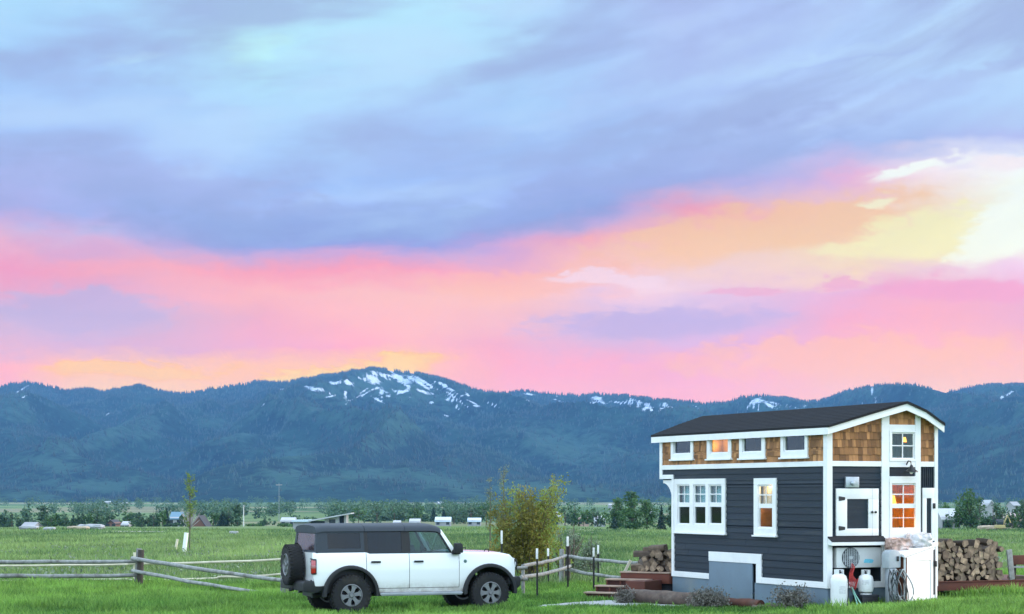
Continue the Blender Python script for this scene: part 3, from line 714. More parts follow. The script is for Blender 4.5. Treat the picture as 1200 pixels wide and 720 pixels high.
mb.prism([(.04, 3.705)] + [(min(max(p[0], .04), HW - .04), p[1] - .11) for p in PW] + [(HW - .04, 3.705)], 'y', HUP - .05, HUP - .032)
mb.build('ceiling', DARKIN, house)

# trim boards
mb = MB(); t0, t1 = -.040, .0
wb(mb, 'L', .0, .10, ZT0, 3.70, -.044, 0); wb(mb, 'G', -.044, .085, ZT0, roof_z(.03) - .1, -.044, -.001)
wb(mb, 'L', .102, HUP - .10, ZB0, ZB1, t0, t1)
wb(mb, 'L', HUP - .10, HUP + .02, 2.742, 3.70, -.042, 0)
wb(mb, 'L', HLN - .06, HUP - .102, 2.742, 2.84, t0, t1)
wb(mb, 'L', HLN - .10, HLN + .01, ZT0, 2.740, -.042, 0)
wb(mb, 'L', N1 + .002, HLN - .102, ZT0, ZT1, t0, t1)
wb(mb, 'L', .102, N0 - .002, ZT0, ZT1, t0, t1)
wb(mb, 'L', N0, N1, nz0, nz1, -.045, 0); wb(mb, 'L', N0, NP - .10, ZT0, nz0 - .001, -.043, 0)
xa, xb = EW(1032, 578)[0], EW(1041, 578)[0]
wb(mb, 'G', xa, xb - .001, ZT0, roof_z(xa) - T - .04, -.042, 0)
xc, xd = EW(1071.5, 578)[0], EW(1077.7, 578)[0]
wb(mb, 'G', xc + .001, xd, ZT0, roof_z(xd) - T - .04, -.042, 0)
xe = EW(1094, 578)[0]; wb(mb, 'G', xe, HW + .02, ZT0, roof_z(HW) - T - .02, -.044, 0); mb.box(HW + .001, HW + .022, .001, .09, ZT0, 3.7)
wb(mb, 'G', .086, xa - .001, ZB0, ZB1, t0, t1); wb(mb, 'G', xb, xc, ZB0 - .01, EW(1056, 541)[1] - .001, t0, t1); wb(mb, 'G', xd + .001, xe - .001, ZB0, ZB1, t0, t1)
wb(mb, 'G', xb, xc, EW(1056, 505)[1] + .001, EW(1056, 498)[1], t0, t1)
wb(mb, 'G', .086, xa - .001, ZT0, ZT1, t0, t1)
mb.build('trim', WHITE, house, bevel=.004, seg=1)
# nose brackets
for w in (.02, 1.25, 2.48):
    mb = MB(); out_ = [(HLN + .005, 2.715), (HLN + .52, 2.715)] + [(HLN + .52 + .44 * math.cos(a), 2.20 + .45 * math.sin(a)) for a in np.linspace(R(90), R(180), 10)] + [(HLN + .005, 2.20)]
    mb.prism(out_, 'x', w, w + .08); mb.build('bracket', WHITE, house)
# skirting
mb = MB()
wb(mb, 'L', .0, NP - .002, -.25, ZT0, -.015, .03); wb(mb, 'L', N1, HLN, -.25, ZT0, -.015, .03); mb.box(-.014, HW, -.015, .03, -.25, ZT0)
mb.box(.03, HW, HLN - .03, HLN - .001, -.25, ZT0); mb.box(HW - .02, HW, .03, HLN - .03, -.25, ZT0)
mb.build('skirting', SKIRT, house)
mb = MB(); wb(mb, 'L', NP + .06, N1 - .004, -.25, nz0 + .002, -.034, -.005); mb.build('skirting_hatch', SKIRT, house, bevel=.004)
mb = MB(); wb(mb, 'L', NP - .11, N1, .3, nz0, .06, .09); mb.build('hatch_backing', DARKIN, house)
# outlet box, hatch door, porch light, side door, canopy
r = rect(EW, 989, 1004.6, 559, 571.5); mb = MB(); wb(mb, 'G', *r, -.07, -.02); vent = mb.build('vent_cover', GREYMET, house, bevel=.008)
mb = MB(); mb.lathe([(.001, 0), (.05, .004), (.05, .03), (.03, .05), (.001, .052)], 16, Matrix.Translation(((r[0] + r[1]) / 2, -.068, (r[2] + r[3]) / 2 - .02)) @ Matrix.Rotation(R(90), 4, 'X')); mb.build('vent_knob', GREYMET, vent, smooth=True)
r = rect(EW, 978.5, 1028, 572.7, 628); ri = rect(EW, 991, 1016, 585, 619.6)
mb = MB(); ring(mb, 'G', r, [ri], -.055, -.016); hd = mb.build('hatch_door', WHITE, house, bevel=.005)
mb = MB(); wb(mb, 'G', *ri, -.034, -.016); mb.build('panel', NAVY, hd)
xm = EW(1020.5, 600)[0]; mb = MB(); wb(mb, 'G', xm - .003, xm + .003, r[2] + .004, r[3] - .004, -.0565, -.054); mb.build('seam', GREYPL, hd)
for yy in (584.5, 619.3):
    z = EW(984, yy)[1]; a = r[0] + .05; mb = MB()
    mb.prism([(a, z - .045), (a + .03, z - .045), (a + .15, z - .028), (a + .15, z + .028), (a + .03, z + .045), (a, z + .045)], 'y', -.064, -.0555); mb.build('hinge', BLACK, hd, bevel=.002, seg=1)
for px in (1019.4, 1023.5):
    a, z = EW(px, 600.3); mb = MB(); mb.lathe([(.001, 0), (.012, 0), (.012, .02), (.026, .03), (.022, .045), (.001, .048)], 12, Matrix.Translation((a, -.0555, z)) @ Matrix.Rotation(R(90), 4, 'X')); mb.build('knob', BLACK, hd, smooth=True)
r = rect(EW, 1079.8, 1093.6, 572, 634); ri = rect(EW, 1084.3, 1090, 584, 631)
mb = MB(); ring(mb, 'G', r, [ri], -.05, -.012); sdoor = mb.build('side_door', WHITE, house, bevel=.004)
mb = MB(); wb(mb, 'G', *ri, -.03, -.006); mb.build('panel', NAVY, sdoor)
a, z = EW(1092.8, 593); mb = MB(); mb.box(a - .03, a + .02, -.085, -.051, z - .055, z + .055); mb.build('latch', BLACK, sdoor, bevel=.012)
a, z = EW(1061, 552)
mb = MB(); mb.lathe([(.045, 0), (.045, .02), (.02, .025), (.001, .025)], 14, Matrix.Translation((a, -.012, z + .12)) @ Matrix.Rotation(R(90), 4, 'X'))
mb.tube([(a, -.03, z + .12), (a, -.10, z + .20), (a, -.18, z + .19), (a, -.21, z + .09)], .013, 8)
pl = mb.build('porch_light', BLACK, house, smooth=True)
mb = MB(); mb.lathe([(.02, .13), (.035, .10), (.05, .06), (.13, .0), (.135, -.02), (.125, -.02), (.045, .05), (.02, .06)], 20, Matrix.Translation((a, -.21, z - .01))); mb.build('shade', BLACK, pl, smooth=True)
mb = MB(); mb.lathe([(.001, .03), (.035, .02), (.045, -.01), (.03, -.045), (.001, -.055)], 14, Matrix.Translation((a, -.21, z - .01))); mb.build('bulb', mat('frosted_bulb', (.8, .8, .8), .3), pl, smooth=True)
c0, cz0 = EW(968.8, 628); c1 = EW(1032.5, 628)[0]; zf = EW(1000, 634.5, .16)[1]
mb = MB(); mb.prism([(-.003, cz0 + .01), (-.20, zf), (-.20, zf - .012), (-.003, cz0 - .02)], 'x', -.03, c1 + .02); can = mb.build('canopy', ROOFM, house)
mb = MB(); mb.box(-.025, c1 + .015, -.195, -.165, zf - .085, zf - .0125); mb.prism([(-.164, zf - .08), (-.164, zf), (-.005, cz0 - .025), (-.005, zf - .08)], 'x', -.02, .01); mb.prism([(-.164, zf - .08), (-.164, zf), (-.005, cz0 - .025), (-.005, zf - .08)], 'x', c1 - .02, c1 + .01); mb.build('canopy_trim', WHITE, can, bevel=.004, seg=1)
# tongue box with a lid that rises towards the corner of the house
def bp(px, y, p): w, z = EW(px, y, p); return Vector((w, -p, z))
BL, FL, FR = bp(1035.5, 642.5, .05), bp(1060, 650.5, .72), bp(1099.5, 636, .10); BR = Vector((FR.x, -.05, FR.z + .015))
mb = MB(); top_ = [BL, FL, FR, BR]; mb.add(top_ + [q - Vector((0, 0, .06)) for q in top_], [(0, 1, 2, 3), (7, 6, 5, 4)] + [(i, 4 + i, 4 + (i + 1) % 4, (i + 1) % 4) for i in range(4)])
lid = mb.build('box_lid', WHITE, house, bevel=.008)
def pan(p, q, za, zb, z0, off, th, mb):
    n_ = Vector((q.y - p.y, p.x - q.x, 0)).normalized()
    if n_.y > 0: n_ = -n_
    o0, o1 = n_ * off, n_ * (off - th)
    mb.add([Vector((p.x, p.y, z0)) + o0, Vector((q.x, q.y, z0)) + o0, Vector((q.x, q.y, zb)) + o0, Vector((p.x, p.y, za)) + o0, Vector((p.x, p.y, z0)) + o1, Vector((q.x, q.y, z0)) + o1, Vector((q.x, q.y, zb)) + o1, Vector((p.x, p.y, za)) + o1], [(0, 1, 2, 3), (4, 7, 6, 5), (0, 4, 5, 1), (1, 5, 6, 2), (2, 6, 7, 3), (3, 7, 4, 0)])
fl_, fr2 = FL.lerp(FR, .04), FL.lerp(FR, .97)
mb = MB(); pan(fl_, fr2, fl_.z - .065, fr2.z - .065, .20, -.02, .03, mb); sb = mb.build('storage_box', WHITE, house)
mb = MB()
for s0, s1 in ((0, .07), (.80, .87), (.95, 1)):
    p_, q_ = fl_.lerp(fr2, s0), fl_.lerp(fr2, s1); pan(p_, q_, p_.z - .066, q_.z - .066, .21, -.001, .018, mb)
p_, q_ = fl_.lerp(fr2, .071), fl_.lerp(fr2, .799); pan(p_, q_, p_.z - .066, q_.z - .066, p_.z - .15, -.002, .016, mb); pan(p_, q_, .28, .28, .21, -.002, .016, mb)
mb.build('face_frame', WHITE, sb)
mb = MB(); p_, q_ = fl_.lerp(fr2, .875), fl_.lerp(fr2, .945); pan(p_, q_, p_.z - .12, q_.z - .12, .35, -.008, .01, mb); mb.build('panel', NAVY, sb)
mb = MB(); q_ = BL.lerp(FL, .45); p_ = FL.lerp(FR, .02); pan(q_, p_, q_.z - .065, p_.z - .065, .22, -.03, .02, mb); mb.build('side_board', mat('rusty_plywood', (.15, .05, .025), .8, var=.4, scale=5, bump=.2), sb)
p_ = fl_.lerp(fr2, .91); mb = MB(); mb.box(p_.x - .02, p_.x + .03, p_.y - .05, p_.y - .012, .92, 1.04); mb.build('latch', BLACK, sb, bevel=.01)
# ------------------------------------------------------------------ things standing at the gable end
aw0, az0 = EW(977.7, 666); aw1, az1 = EW(1032, 639.5)
ac = thing('air_conditioner', 'white outdoor air conditioner unit with round fan grille under the small dark canopy', 'air conditioner', HL((aw0 + aw1) / 2, -.05, az0), PHI)
hw, hh = (aw1 - aw0) / 2 - .02, az1 - az0 - .03
ACW = mat('off_white_sheet_metal', (.66, .67, .66), .4, var=.06)
mb = MB(); mb.box(-hw, hw, 0, .32, 0, hh); mb.build('casing', ACW, ac, bevel=.02)
fc = (-hw + .33, hh / 2); fr_ = min(.245, hh / 2 - .008)
mb = MB(); mb.lathe([(.001, .002), (fr_ - .01, .002), (fr_ + .008, .012), (fr_ + .008, 0)], 32, Matrix.Translation((fc[0], -.001, fc[1])) @ Matrix.Rotation(R(90), 4, 'X')); fan = mb.build('fan_opening', mat('grey_fan_well', (.10, .105, .12), .6), ac, smooth=True)
mb = MB()
for k in range(1, 6): mb.tube([(fc[0] + fr_ * k / 6 * math.cos(a), -.018, fc[1] + fr_ * k / 6 * math.sin(a)) for a in np.linspace(0, 2 * math.pi, 33)], .0035, 5)
for k in range(9):
    x = -fr_ + fr_ * 2 * (k + .5) / 9; h = math.sqrt(max(0, fr_ ** 2 - x * x)); mb.tube([(fc[0] + x, -.022, fc[1] - h), (fc[0] + x, -.022, fc[1] + h)], .0095, 5)
mb.lathe([(.001, .03), (.04, .026), (.045, .015)], 14, Matrix.Translation((fc[0], 0, fc[1])) @ Matrix.Rotation(R(90), 4, 'X'))
mb.build('grille', GREYPL, fan, smooth=True)
mb = MB(); xx = hw - .42
mb.prism([(xx, .10), (xx + .20, .09), (xx + .24, .14), (xx + .20, .17), (xx + .04, .175), (xx + .01, .15)], 'y', -.004, .0005); mb.build('maker_mark', mat('cyan_print', (.16, .55, .70), .5, var=.3, scale=20), ac)
mb = MB(); mb.prism([(hw, .08), (hw + .07, .11), (hw + .07, .22), (hw, .25)], 'y', .03, .15); mb.build('valve_cover', ACW, ac, bevel=.008)

TANKW = mat('tank_white_enamel', (.74, .75, .74), .35, var=.05, dirt=(.4, .36, .3), dirtamt=.25, spec=.5)
def tank(label, loc, r, h, rz):
    t = thing('propane_tank', label, 'gas bottle', loc, rz, 'propane tanks by the gable end')
    mb = MB(); mb.lathe([(r * .75, 0), (r * .75, .03), (r * .82, .032)], 28); mb.build('foot_ring', TANKW, t, smooth=True)
    mb = MB(); mb.lathe([(.001, .02), (r * .6, .025), (r * .92, .06), (r, .12), (r, h - .24), (r * .985, h - .20), (r * .85, h - .13), (r * .5, h - .085), (.001, h - .08)], 32); mb.build('body', TANKW, t, smooth=True)
    mb = MB(); n = 24
    for ring_ in (0,):
        vs = []; ang = [a for a in np.linspace(.45, 2 * math.pi - .45, n)]
        for a in ang:
            for rr, zz in ((r * .58, h - .10), (r * .58, h), (r * .54, h), (r * .54, h - .10)): vs.append((rr * math.cos(a - 1.57), rr * math.sin(a - 1.57), zz))
        mb.add(vs, [(4 * i + k, 4 * i + (k + 1) % 4, 4 * i + 4 + (k + 1) % 4, 4 * i + 4 + k) for i in range(n - 1) for k in range(4)] + [(0, 3, 2, 1), (4 * n - 4, 4 * n - 3, 4 * n - 2, 4 * n - 1)])
    mb.build('collar', TANKW, t, smooth=True)
    mb = MB(); mb.lathe([(.022, h - .09), (.022, h - .05), (.012, h - .045), (.012, h - .03), (.04, h - .028), (.04, h - .012), (.001, h - .01)], 14); mb.tube([(0, 0, h - .055), (0, -.07, h - .055)], [.018, .022], 10); mb.build('valve', BLACK, t, smooth=True)
    mb = MB()
    mb.add([(r * 1.004 * math.cos(a), r * 1.004 * math.sin(a), z) for a in np.linspace(-1.57 - .45, -1.57 + .45, 8) for z in (h * .40, h * .60)], [(2 * i, 2 * i + 2, 2 * i + 3, 2 * i + 1) for i in range(7)])
    mb.build('paper_label', mat('faded_label', (.62, .63, .63), .6, var=.25, scale=30), t, smooth=True, fix=False)
    return t
w, z = EW(983.2, 711.5, .3); lt = HL(w, -.3, 0); lt.z = gz(lt.x, lt.y) - .01
tank('taller white propane tank standing in the grass below the air conditioner', lt, .168, EW(983, 667.5, .3)[1] - lt.z, 0.3)
w, z = EW(1014.6, 696.8, .25); zz = EW(1014.6, 668, .25)[1]
bl = HL(w, -.25, 0); bl.z = gz(bl.x, bl.y)
t = thing('battery_crate', 'dark plastic crate carrying the shorter propane tank', 'crate', bl, PHI)
mb = MB(); mb.box(-.19, .19, -.16, .16, 0, z - bl.z - .02); mb.build('crate_body', BLACK, t, bevel=.015); mb = MB(); mb.box(-.20, .20, -.17, .17, z - bl.z - .05, z - bl.z - .001); mb.build('crate_rim', DARKIN, t, bevel=.006)
tank('shorter white propane tank raised on a dark crate, right of the taller one', (bl.x, bl.y, z), .155, zz - z, -.2)
# red hose bundle and garden hoses
def world_pts(lst, p): return [HL(EW(px, y, q)[0], -q, EW(px, y, q)[1]) for px, y, q in lst]
t = thing('red_hose', 'coiled red hose hanging between the two propane tanks', 'hose', world_pts([(1001, 697, .3)], 0)[0])
RED = mat('red_rubber', (.45, .03, .025), .45, var=.15); org = t.location
mb = MB()
for k in range(5):
    dx = -3 + k * 1.5
    pts = world_pts([(1000 + dx * .5, 660 + k, .22), (997.5 + dx * .6, 672, .26 + k * .012), (998 + dx, 684 + k, .28 + k * .012), (1001 + dx * .6, 694 - k, .30), (1004 + dx * .5, 686 - 2 * k, .29 + k * .01), (1002 + dx * .9, 674 + 2 * k, .25)], 0)
    mb.tube([p - org for p in pts], .0085, 7)
mb.build('coil', RED, t, smooth=True)
GREENH = mat('pale_green_hose', (.22, .45, .36), .5, var=.15)
for lab, pts in (('pale green garden hose running from the red coil down into the grass', [(998, 688, .3), (1001, 697, .34), (1004, 706, .5), (1006, 716, .8), (1007, 726, 1.1)]), ('whitish green garden hose slanting right out of the red coil', [(999, 690, .32), (1003, 698, .36), (1009, 708, .6), (1014, 717, .9), (1020, 728, 1.3)])):
    P = world_pts(pts, 0); t = thing('garden_hose', lab, 'hose', P[0]); mb = MB()
    mb.tube([p - P[0] for p in P], .014, 8); mb.build('tube', GREENH, t, smooth=True)
P = world_pts([(991, 676, .30), (994.5, 684, .33), (994, 700, .42), (993, 714, .5), (990, 724, .7)], 0)
t = thing('power_cable', 'black cable dropping into the grass right of the taller propane tank', 'cable', P[0]); mb = MB(); mb.tube([p - P[0] for p in P], .011, 7); mb.build('strand', BLACK, t, smooth=True)
# power pedestal with cable coil
w0, zz = EW(1044, 705, .55); pb = HL(w0, -.55, 0); pb.z = gz(pb.x, pb.y)
t = thing('power_pedestal', 'grey electrical hookup pedestal with rounded cap in front of the storage box', 'power pedestal', pb, PHI + R(6))
zt, zb = EW(1044, 644.5, .55)[1] - pb.z, EW(1044, 666, .55)[1] - pb.z
mb = MB(); mb.box(-.10, .10, -.06, .06, -.1, zb); mb.build('post', GREYMET, t, bevel=.01)
mb = MB(); hwid = .155; mb.prism([(-hwid, zb), (hwid, zb + .01), (hwid, zt - .09), (hwid * .75, zt - .03), (hwid * .3, zt), (-hwid * .4, zt), (-hwid * .85, zt - .04), (-hwid, zt - .10)], 'y', -.12, .10); hdp = mb.build('head', mat('grey_enamel', (.36, .40, .43), .45, var=.12, dirt=(.2, .2, .2), dirtamt=.4), t, bevel=.02)
mb = MB(); mb.box(.04, .10, -.135, -.121, zb + .14, zb + .24); mb.build('breaker', BLACK, hdp, bevel=.01)
t2 = thing('cable_coil', 'tangle of dark power cables looped over the grey pedestal', 'cable', pb, PHI)
CABLE = mat('dark_cable', (.03, .038, .042), .45, var=.2)
for k in range(9):
    mb = MB(); a = random.uniform(-.16, .12); wd = random.uniform(.10, .26); lo_ = random.uniform(.0, .22); dx = random.uniform(-.10, .16)
    pts = []
    for s in np.linspace(0, 1, 22):
        th = math.pi * 2 * s; x = a + dx * (1 - math.cos(th)) / 2 + wd * math.sin(th) * (.35 + .65 * (1 - math.cos(th)) / 2); zc = zb - .02 - (zb - .02 - lo_) * (1 - math.cos(th)) / 2
        pts.append((x, -.15 - .018 * k + .02 * math.sin(3 * th), zc))
    mb.tube(pts, .010 if k % 3 else .014, 7); mb.build('cable_loop', CABLE if k % 3 else mat('grey_cable', (.30, .33, .34), .5), t2, smooth=True)
# two wrapped bundles on the lid
def lumpy(name, sx, sy, sz, m, parent, seed, amp=.035):
    bm = bmesh.new(); bmesh.ops.create_cube(bm, size=1); bmesh.ops.subdivide_edges(bm, edges=bm.edges, cuts=9, use_grid_fill=True)
    from mathutils import noise as mn
    for v in bm.verts:
        p = v.co.copy(); q = p.normalized() * .62; p = p * .62 + q * .38
        n = mn.noise_vector(p * 5 + Vector((seed, 0, 0))) * amp + mn.noise_vector(p * 14 + Vector((0, seed, 0))) * amp * .45
        v.co = Vector((p.x * sx, p.y * sy, (p.z + .5) * sz)) + n
    me = bpy.data.meshes.new(name); bm.to_mesh(me); bm.free()
    return finish(me, name, m, parent, True, 60)
def lidpos(px, p):
    w = EW(px, 640, p)[0]; n_ = (FL - BL).cross(FR - BL); z = BL.z - (n_.x * (w - BL.x) + n_.y * (-p - BL.y)) / n_.z; return HL(w, -p, z - .015), w
for nm, lab, px, sx, szz, m, sd in (('firewood_bag', 'brown and pink wrapped bundle on the left of the white storage lid', 1051, .46, .24, mat('brown_bag_plastic', (.42, .27, .22), .35, var=.6, scale=7, spec=.6, bump=.4, dirt=(.75, .68, .66), dirtamt=.9), 3.1),
                                  ('plastic_bag', 'pale grey crumpled plastic bundle on the right of the white storage lid', 1077, .50, .27, mat('clear_crumpled_plastic', (.55, .53, .55), .3, var=.4, scale=9, spec=.7, bump=.4), 8.7)):
    p, w = lidpos(px, .20 if sd > 5 else .26); t = thing(nm, lab, 'bag', p, PHI); lumpy('wrap', sx, .26, szz, m, t, sd)
# ------------------------------------------------------------------ parked off-roader
PSI = R(21.4); PC, PS = math.cos(PSI), math.sin(PSI)
SO = Vector((-3.18 - .95 * PS, 39.25 + .95 * PC, 0)); SO.z = -.02
suv = thing('parked_car', 'white boxy four door off-roader with dark hardtop and spare wheel parked in the grass', 'car', SO, PSI)
def paint():
    m, nt, b = new_mat('white_car_paint')
    p = nt.new('ShaderNodeTexCoord').outputs['Object']; sp = nt.new('ShaderNodeSeparateXYZ'); nt.put(sp.inputs[0], p)
    n = nt.noise(p, 5, 6, .65)
    dust = nt.math('MULTIPLY', nt.rng(sp.outputs[2], .75, .42, 0, 1, True), nt.rng(n, .35, .65, .2, .95))
    nt.put(b.inputs['Base Color'], nt.mix(dust, (.82, .83, .83), (.34, .30, .25)))
    nt.put(b.inputs['Roughness'], nt.rng(dust, 0, 1, .22, .7)); b.inputs['Coat Weight'].default_value = 1.0; b.inputs['Coat Roughness'].default_value = .06
    return m
PAINT = paint()
TOPG = mat('dark_grey_hardtop', (.019, .030, .043), .65, var=.12, scale=12, bump=.1, bscale=300)
TRIMB = mat('black_textured_plastic', (.009, .010, .012), .65, var=.2, scale=10, bump=.1, bscale=200)
TYRE = mat('tyre_rubber', (.010, .010, .011), .85, var=.25, scale=8, dirt=(.045, .038, .03), dirtamt=.6)
ALLOY = mat('machined_alloy', (.20, .205, .215), .42, .6, var=.1)
ALLOYD = mat('dark_wheel_pocket', (.02, .02, .022), .6)
TINT = glass_mat('tinted_glass', (.10, .115, .135), .034, .03); CLEARG = glass_mat('car_window_glass', (.52, .66, .64), .035, .02)
SEAT = mat('dark_seat_cloth', (.04, .045, .05), .85, var=.2)
REDL = mat('red_lamp_lens', (.42, .012, .018), .15, var=.1, spec=.8, coat=1)

WB, WR = 2.95, .412
prof = [(-.73, .60), (-.765, .80), (-.775, 1.05), (-.765, 1.262), (.32, 1.262), (.40, 1.228), (2.20, 1.228), (2.42, 1.245), (3.20, 1.215), (3.42, 1.175), (3.53, 1.08), (3.555, .92), (3.55, .74), (3.50, .64), (WB + .515, .62)]
prof += [(WB + .53 * math.cos(a), .43 + .53 * math.sin(a)) for a in np.linspace(R(22), R(175), 14)] + [(2.36, .455), (.58, .455)]
prof += [(.53 * math.cos(a), .43 + .53 * math.sin(a)) for a in np.linspace(R(5), R(160), 14)] + [(-.60, .60)]
def shell():
    mb = MB(); mb.prism(prof, 'y', -.9, .9); bm = bmesh.new()
    vs = [bm.verts.new(v) for v in mb.v]; [bm.faces.new([vs[i] for i in f]) for f in mb.f]
    bmesh.ops.recalc_face_normals(bm, faces=bm.faces)
    es = [e for e in bm.edges if abs(abs(e.verts[0].co.y) - .9) < 1e-4 and abs(e.verts[0].co.y - e.verts[1].co.y) < 1e-4 and min(v.co.z for v in e.verts) > .7 and (max(v.co.x for v in e.verts) > 2.25 or min(v.co.x for v in e.verts) < -.7)
          and not any((math.hypot(v.co.x - c, v.co.z - .43) < .54) for v in e.verts for c in (0, WB))]
    bmesh.ops.bevel(bm, geom=es, offset=.05, segments=3, affect='EDGES', profile=.5, clamp_overlap=True)
    for ax, vals in (('z', (.55, .7, .85, 1.0, 1.1, 1.18)), ('x', (-.6, .3275, 1.227, 2.288, 2.6, 2.9, 3.1, 3.25, 3.38, 3.47)), ('y', (-.82, -.6, -.3, 0, .3, .6, .82))):
        for k in vals:
            no = {'x': (1, 0, 0), 'y': (0, 1, 0), 'z': (0, 0, 1)}[ax]; co = Vector(no) * k
            bmesh.ops.bisect_plane(bm, geom=bm.verts[:] + bm.edges[:] + bm.faces[:], plane_co=co, plane_no=no, dist=1e-5)
    for v in bm.verts:
        x, y, z = v.co
        w = 1 - .035 * max(0, (.75 - z) / .3) ** 2 - .055 * max(0, (z - 1.0) / .26) ** 1.6
        w -= .13 * max(0, (x - 3.0) / .55) ** 2 + .02 * max(0, (-.5 - x) / .27) ** 2
        v.co.y = y * w
        if x > 2.3 and z > 1.05: v.co.z += .035 * (1 - min(1, abs(y) / .9) ** 2)
        if x > 3.3: v.co.x += .05 * (1 - (abs(y) / .9) ** 2)
    return bm
def cut(bm, axis, k, keep_above):
    no = {'x': (1, 0, 0), 'y': (0, 1, 0), 'z': (0, 0, 1)}[axis]
    bmesh.ops.bisect_plane(bm, geom=bm.verts[:] + bm.edges[:] + bm.faces[:], plane_co=Vector(no) * k, plane_no=no, dist=1e-5, clear_inner=keep_above, clear_outer=not keep_above)
base = shell()
def piece(*cuts):
    b = base.copy()
    for c in cuts: cut(b, *c)
    return b
def merge(bms, name, m, parent):
    big = bmesh.new()
    for b in bms:
        me = bpy.data.meshes.new('tmp'); b.to_mesh(me); big.from_mesh(me); bpy.data.meshes.remove(me); b.free()
    me = bpy.data.meshes.new(name); big.to_mesh(me); big.free()
    return finish(me, name, m, parent, True, 32)
g = .005; D0, D1, D2, SILL = .3275, 1.227, 2.288, .535
body = merge([piece(('x', D0 - g, False)), piece(('x', D2 + g, True)), piece(('x', D0 - g, True), ('x', D2 + g, False), ('z', SILL - g, False))], 'body', PAINT, suv)
def bow(x, y, z): return y
for a0, a1 in ((D0, D1), (D1, D2)):
    for sd_ in (-1, 1):
        d = piece(('x', a0 + g, True), ('x', a1 - g, False), ('z', SILL + g, True), ('y', .80 * sd_, sd_ > 0))
        o = merge([d], 'door', PAINT, suv)
        mb = MB(); x = a0 + .09; yy = .905 * sd_
        mb.box(x, x + .20, min(yy, yy + .03 * sd_), max(yy, yy + .03 * sd_), 1.045, 1.085); mb.build('handle', TRIMB, o, bevel=.012)
# dark core behind the door gaps, cabin floor, seats
mb = MB(); mb.box(-.60, 2.28, -.795, .795, .46, .62); mb.box(-.60, .31, -.78, .78, .62, 1.15)
for s in (-1, 1): mb.box(.33, 2.28, .77 * s - .02, .77 * s + .02, .56, 1.222)
mb.box(1.95, 2.30, -.78, .78, .62, 1.20)
mb.build('interior', TRIMB, suv)
for x in (.62, 1.42):
    for y in (-.38, .38):
        mb = MB(); mb.box(x, x + .50, y - .25, y + .25, .70, .92); M = Matrix.Translation((x + .05, y, .88)) @ Matrix.Rotation(R(-12), 4, 'Y')
        mb.box(-.08, .06, -.24, .24, 0, .52, M); mb.box(-.05, .05, -.13, .13, .55, .72, M); mb.build('seat', SEAT, suv, bevel=.03)
mb = MB(); mb.lathe([(.18 + .016 * math.cos(a), .016 * math.sin(a)) for a in np.linspace(0, 2 * math.pi, 9)], 24, Matrix.Translation((1.92, .38, 1.13)) @ Matrix.Rotation(R(-65), 4, 'Y')); mb.build('steering_wheel', TRIMB, suv, smooth=True)
# cabin sides: slanted band from belt to roof
ZG0, ZG1 = 1.20, 1.70
def ys(z): return .850 - .085 * (z - 1.23) / .47
def side_panel(mb, s, pts, t=.03, off=0):
    n = len(pts); v = [(x, s * (ys(z) + off), z) for x, z in pts] + [(x, s * (ys(z) + off - t), z) for x, z in pts]
    mb.add(v, [tuple(range(n)), tuple(range(n, 2 * n))[::-1]] + [(i, (i + 1) % n, n + (i + 1) % n, n + i) for i in range(n)])
top = MB(); pil = MB(); apil = MB(); tintg = []; clearg = []
XR = -.70
for s in (-1, 1):
    qw = (-.455, .225, 1.335, 1.640)
    side_panel(top, s, [(XR, 1.255), (XR + .05, 1.715), (qw[0], 1.715), (qw[0], 1.255)]); side_panel(top, s, [(qw[1], 1.255), (qw[1], 1.715), (.30, 1.715), (.30, 1.255)])
    side_panel(top, s, [(qw[0], 1.255), (qw[0], qw[2]), (qw[1], qw[2]), (qw[1], 1.255)]); side_panel(top, s, [(qw[0], qw[3]), (qw[0], 1.715), (qw[1], 1.715), (qw[1], qw[3])])
    mb = MB(); side_panel(mb, s, [(qw[0] - .005, qw[2] - .005), (qw[0] - .005, qw[3] + .005), (qw[1] + .005, qw[3] + .005), (qw[1] + .005, qw[2] - .005)], .006, -.008); mb.build('window', TINT, suv)
    for x0, x1 in ((.30, .375), (1.085, 1.262)): side_panel(pil, s, [(x0, 1.215), (x0, 1.70), (x1, 1.70), (x1, 1.215)], .05, -.004)
    side_panel(pil, s, [(.376, 1.66), (.376, 1.70), (1.084, 1.70), (1.084, 1.66)], .05, -.004); side_panel(pil, s, [(1.263, 1.66), (1.263, 1.70), (1.86, 1.70), (1.885, 1.66)], .05, -.004)
    mb = MB(); side_panel(mb, s, [(.37, 1.222), (.37, 1.665), (1.09, 1.665), (1.09, 1.222)], .006, -.014); mb.build('window', TINT, suv)
    mb = MB(); side_panel(mb, s, [(1.255, 1.222), (1.255, 1.665), (1.88, 1.665), (2.17, 1.222)], .006, -.014); mb.build('window', CLEARG, suv)
    side_panel(pil, s, [(2.13, 1.222), (1.86, 1.66), (1.90, 1.66), (2.20, 1.222)], .05, -.003)
    side_panel(apil, s, [(2.16, 1.222), (1.875, 1.70), (1.945, 1.70), (2.265, 1.222)], .07, .004)
    pil.build('pillar', TRIMB, suv); apil.build('windscreen_pillar', PAINT, suv, bevel=.012); pil = MB(); apil = MB()
top.build('hardtop_side', TOPG, suv)
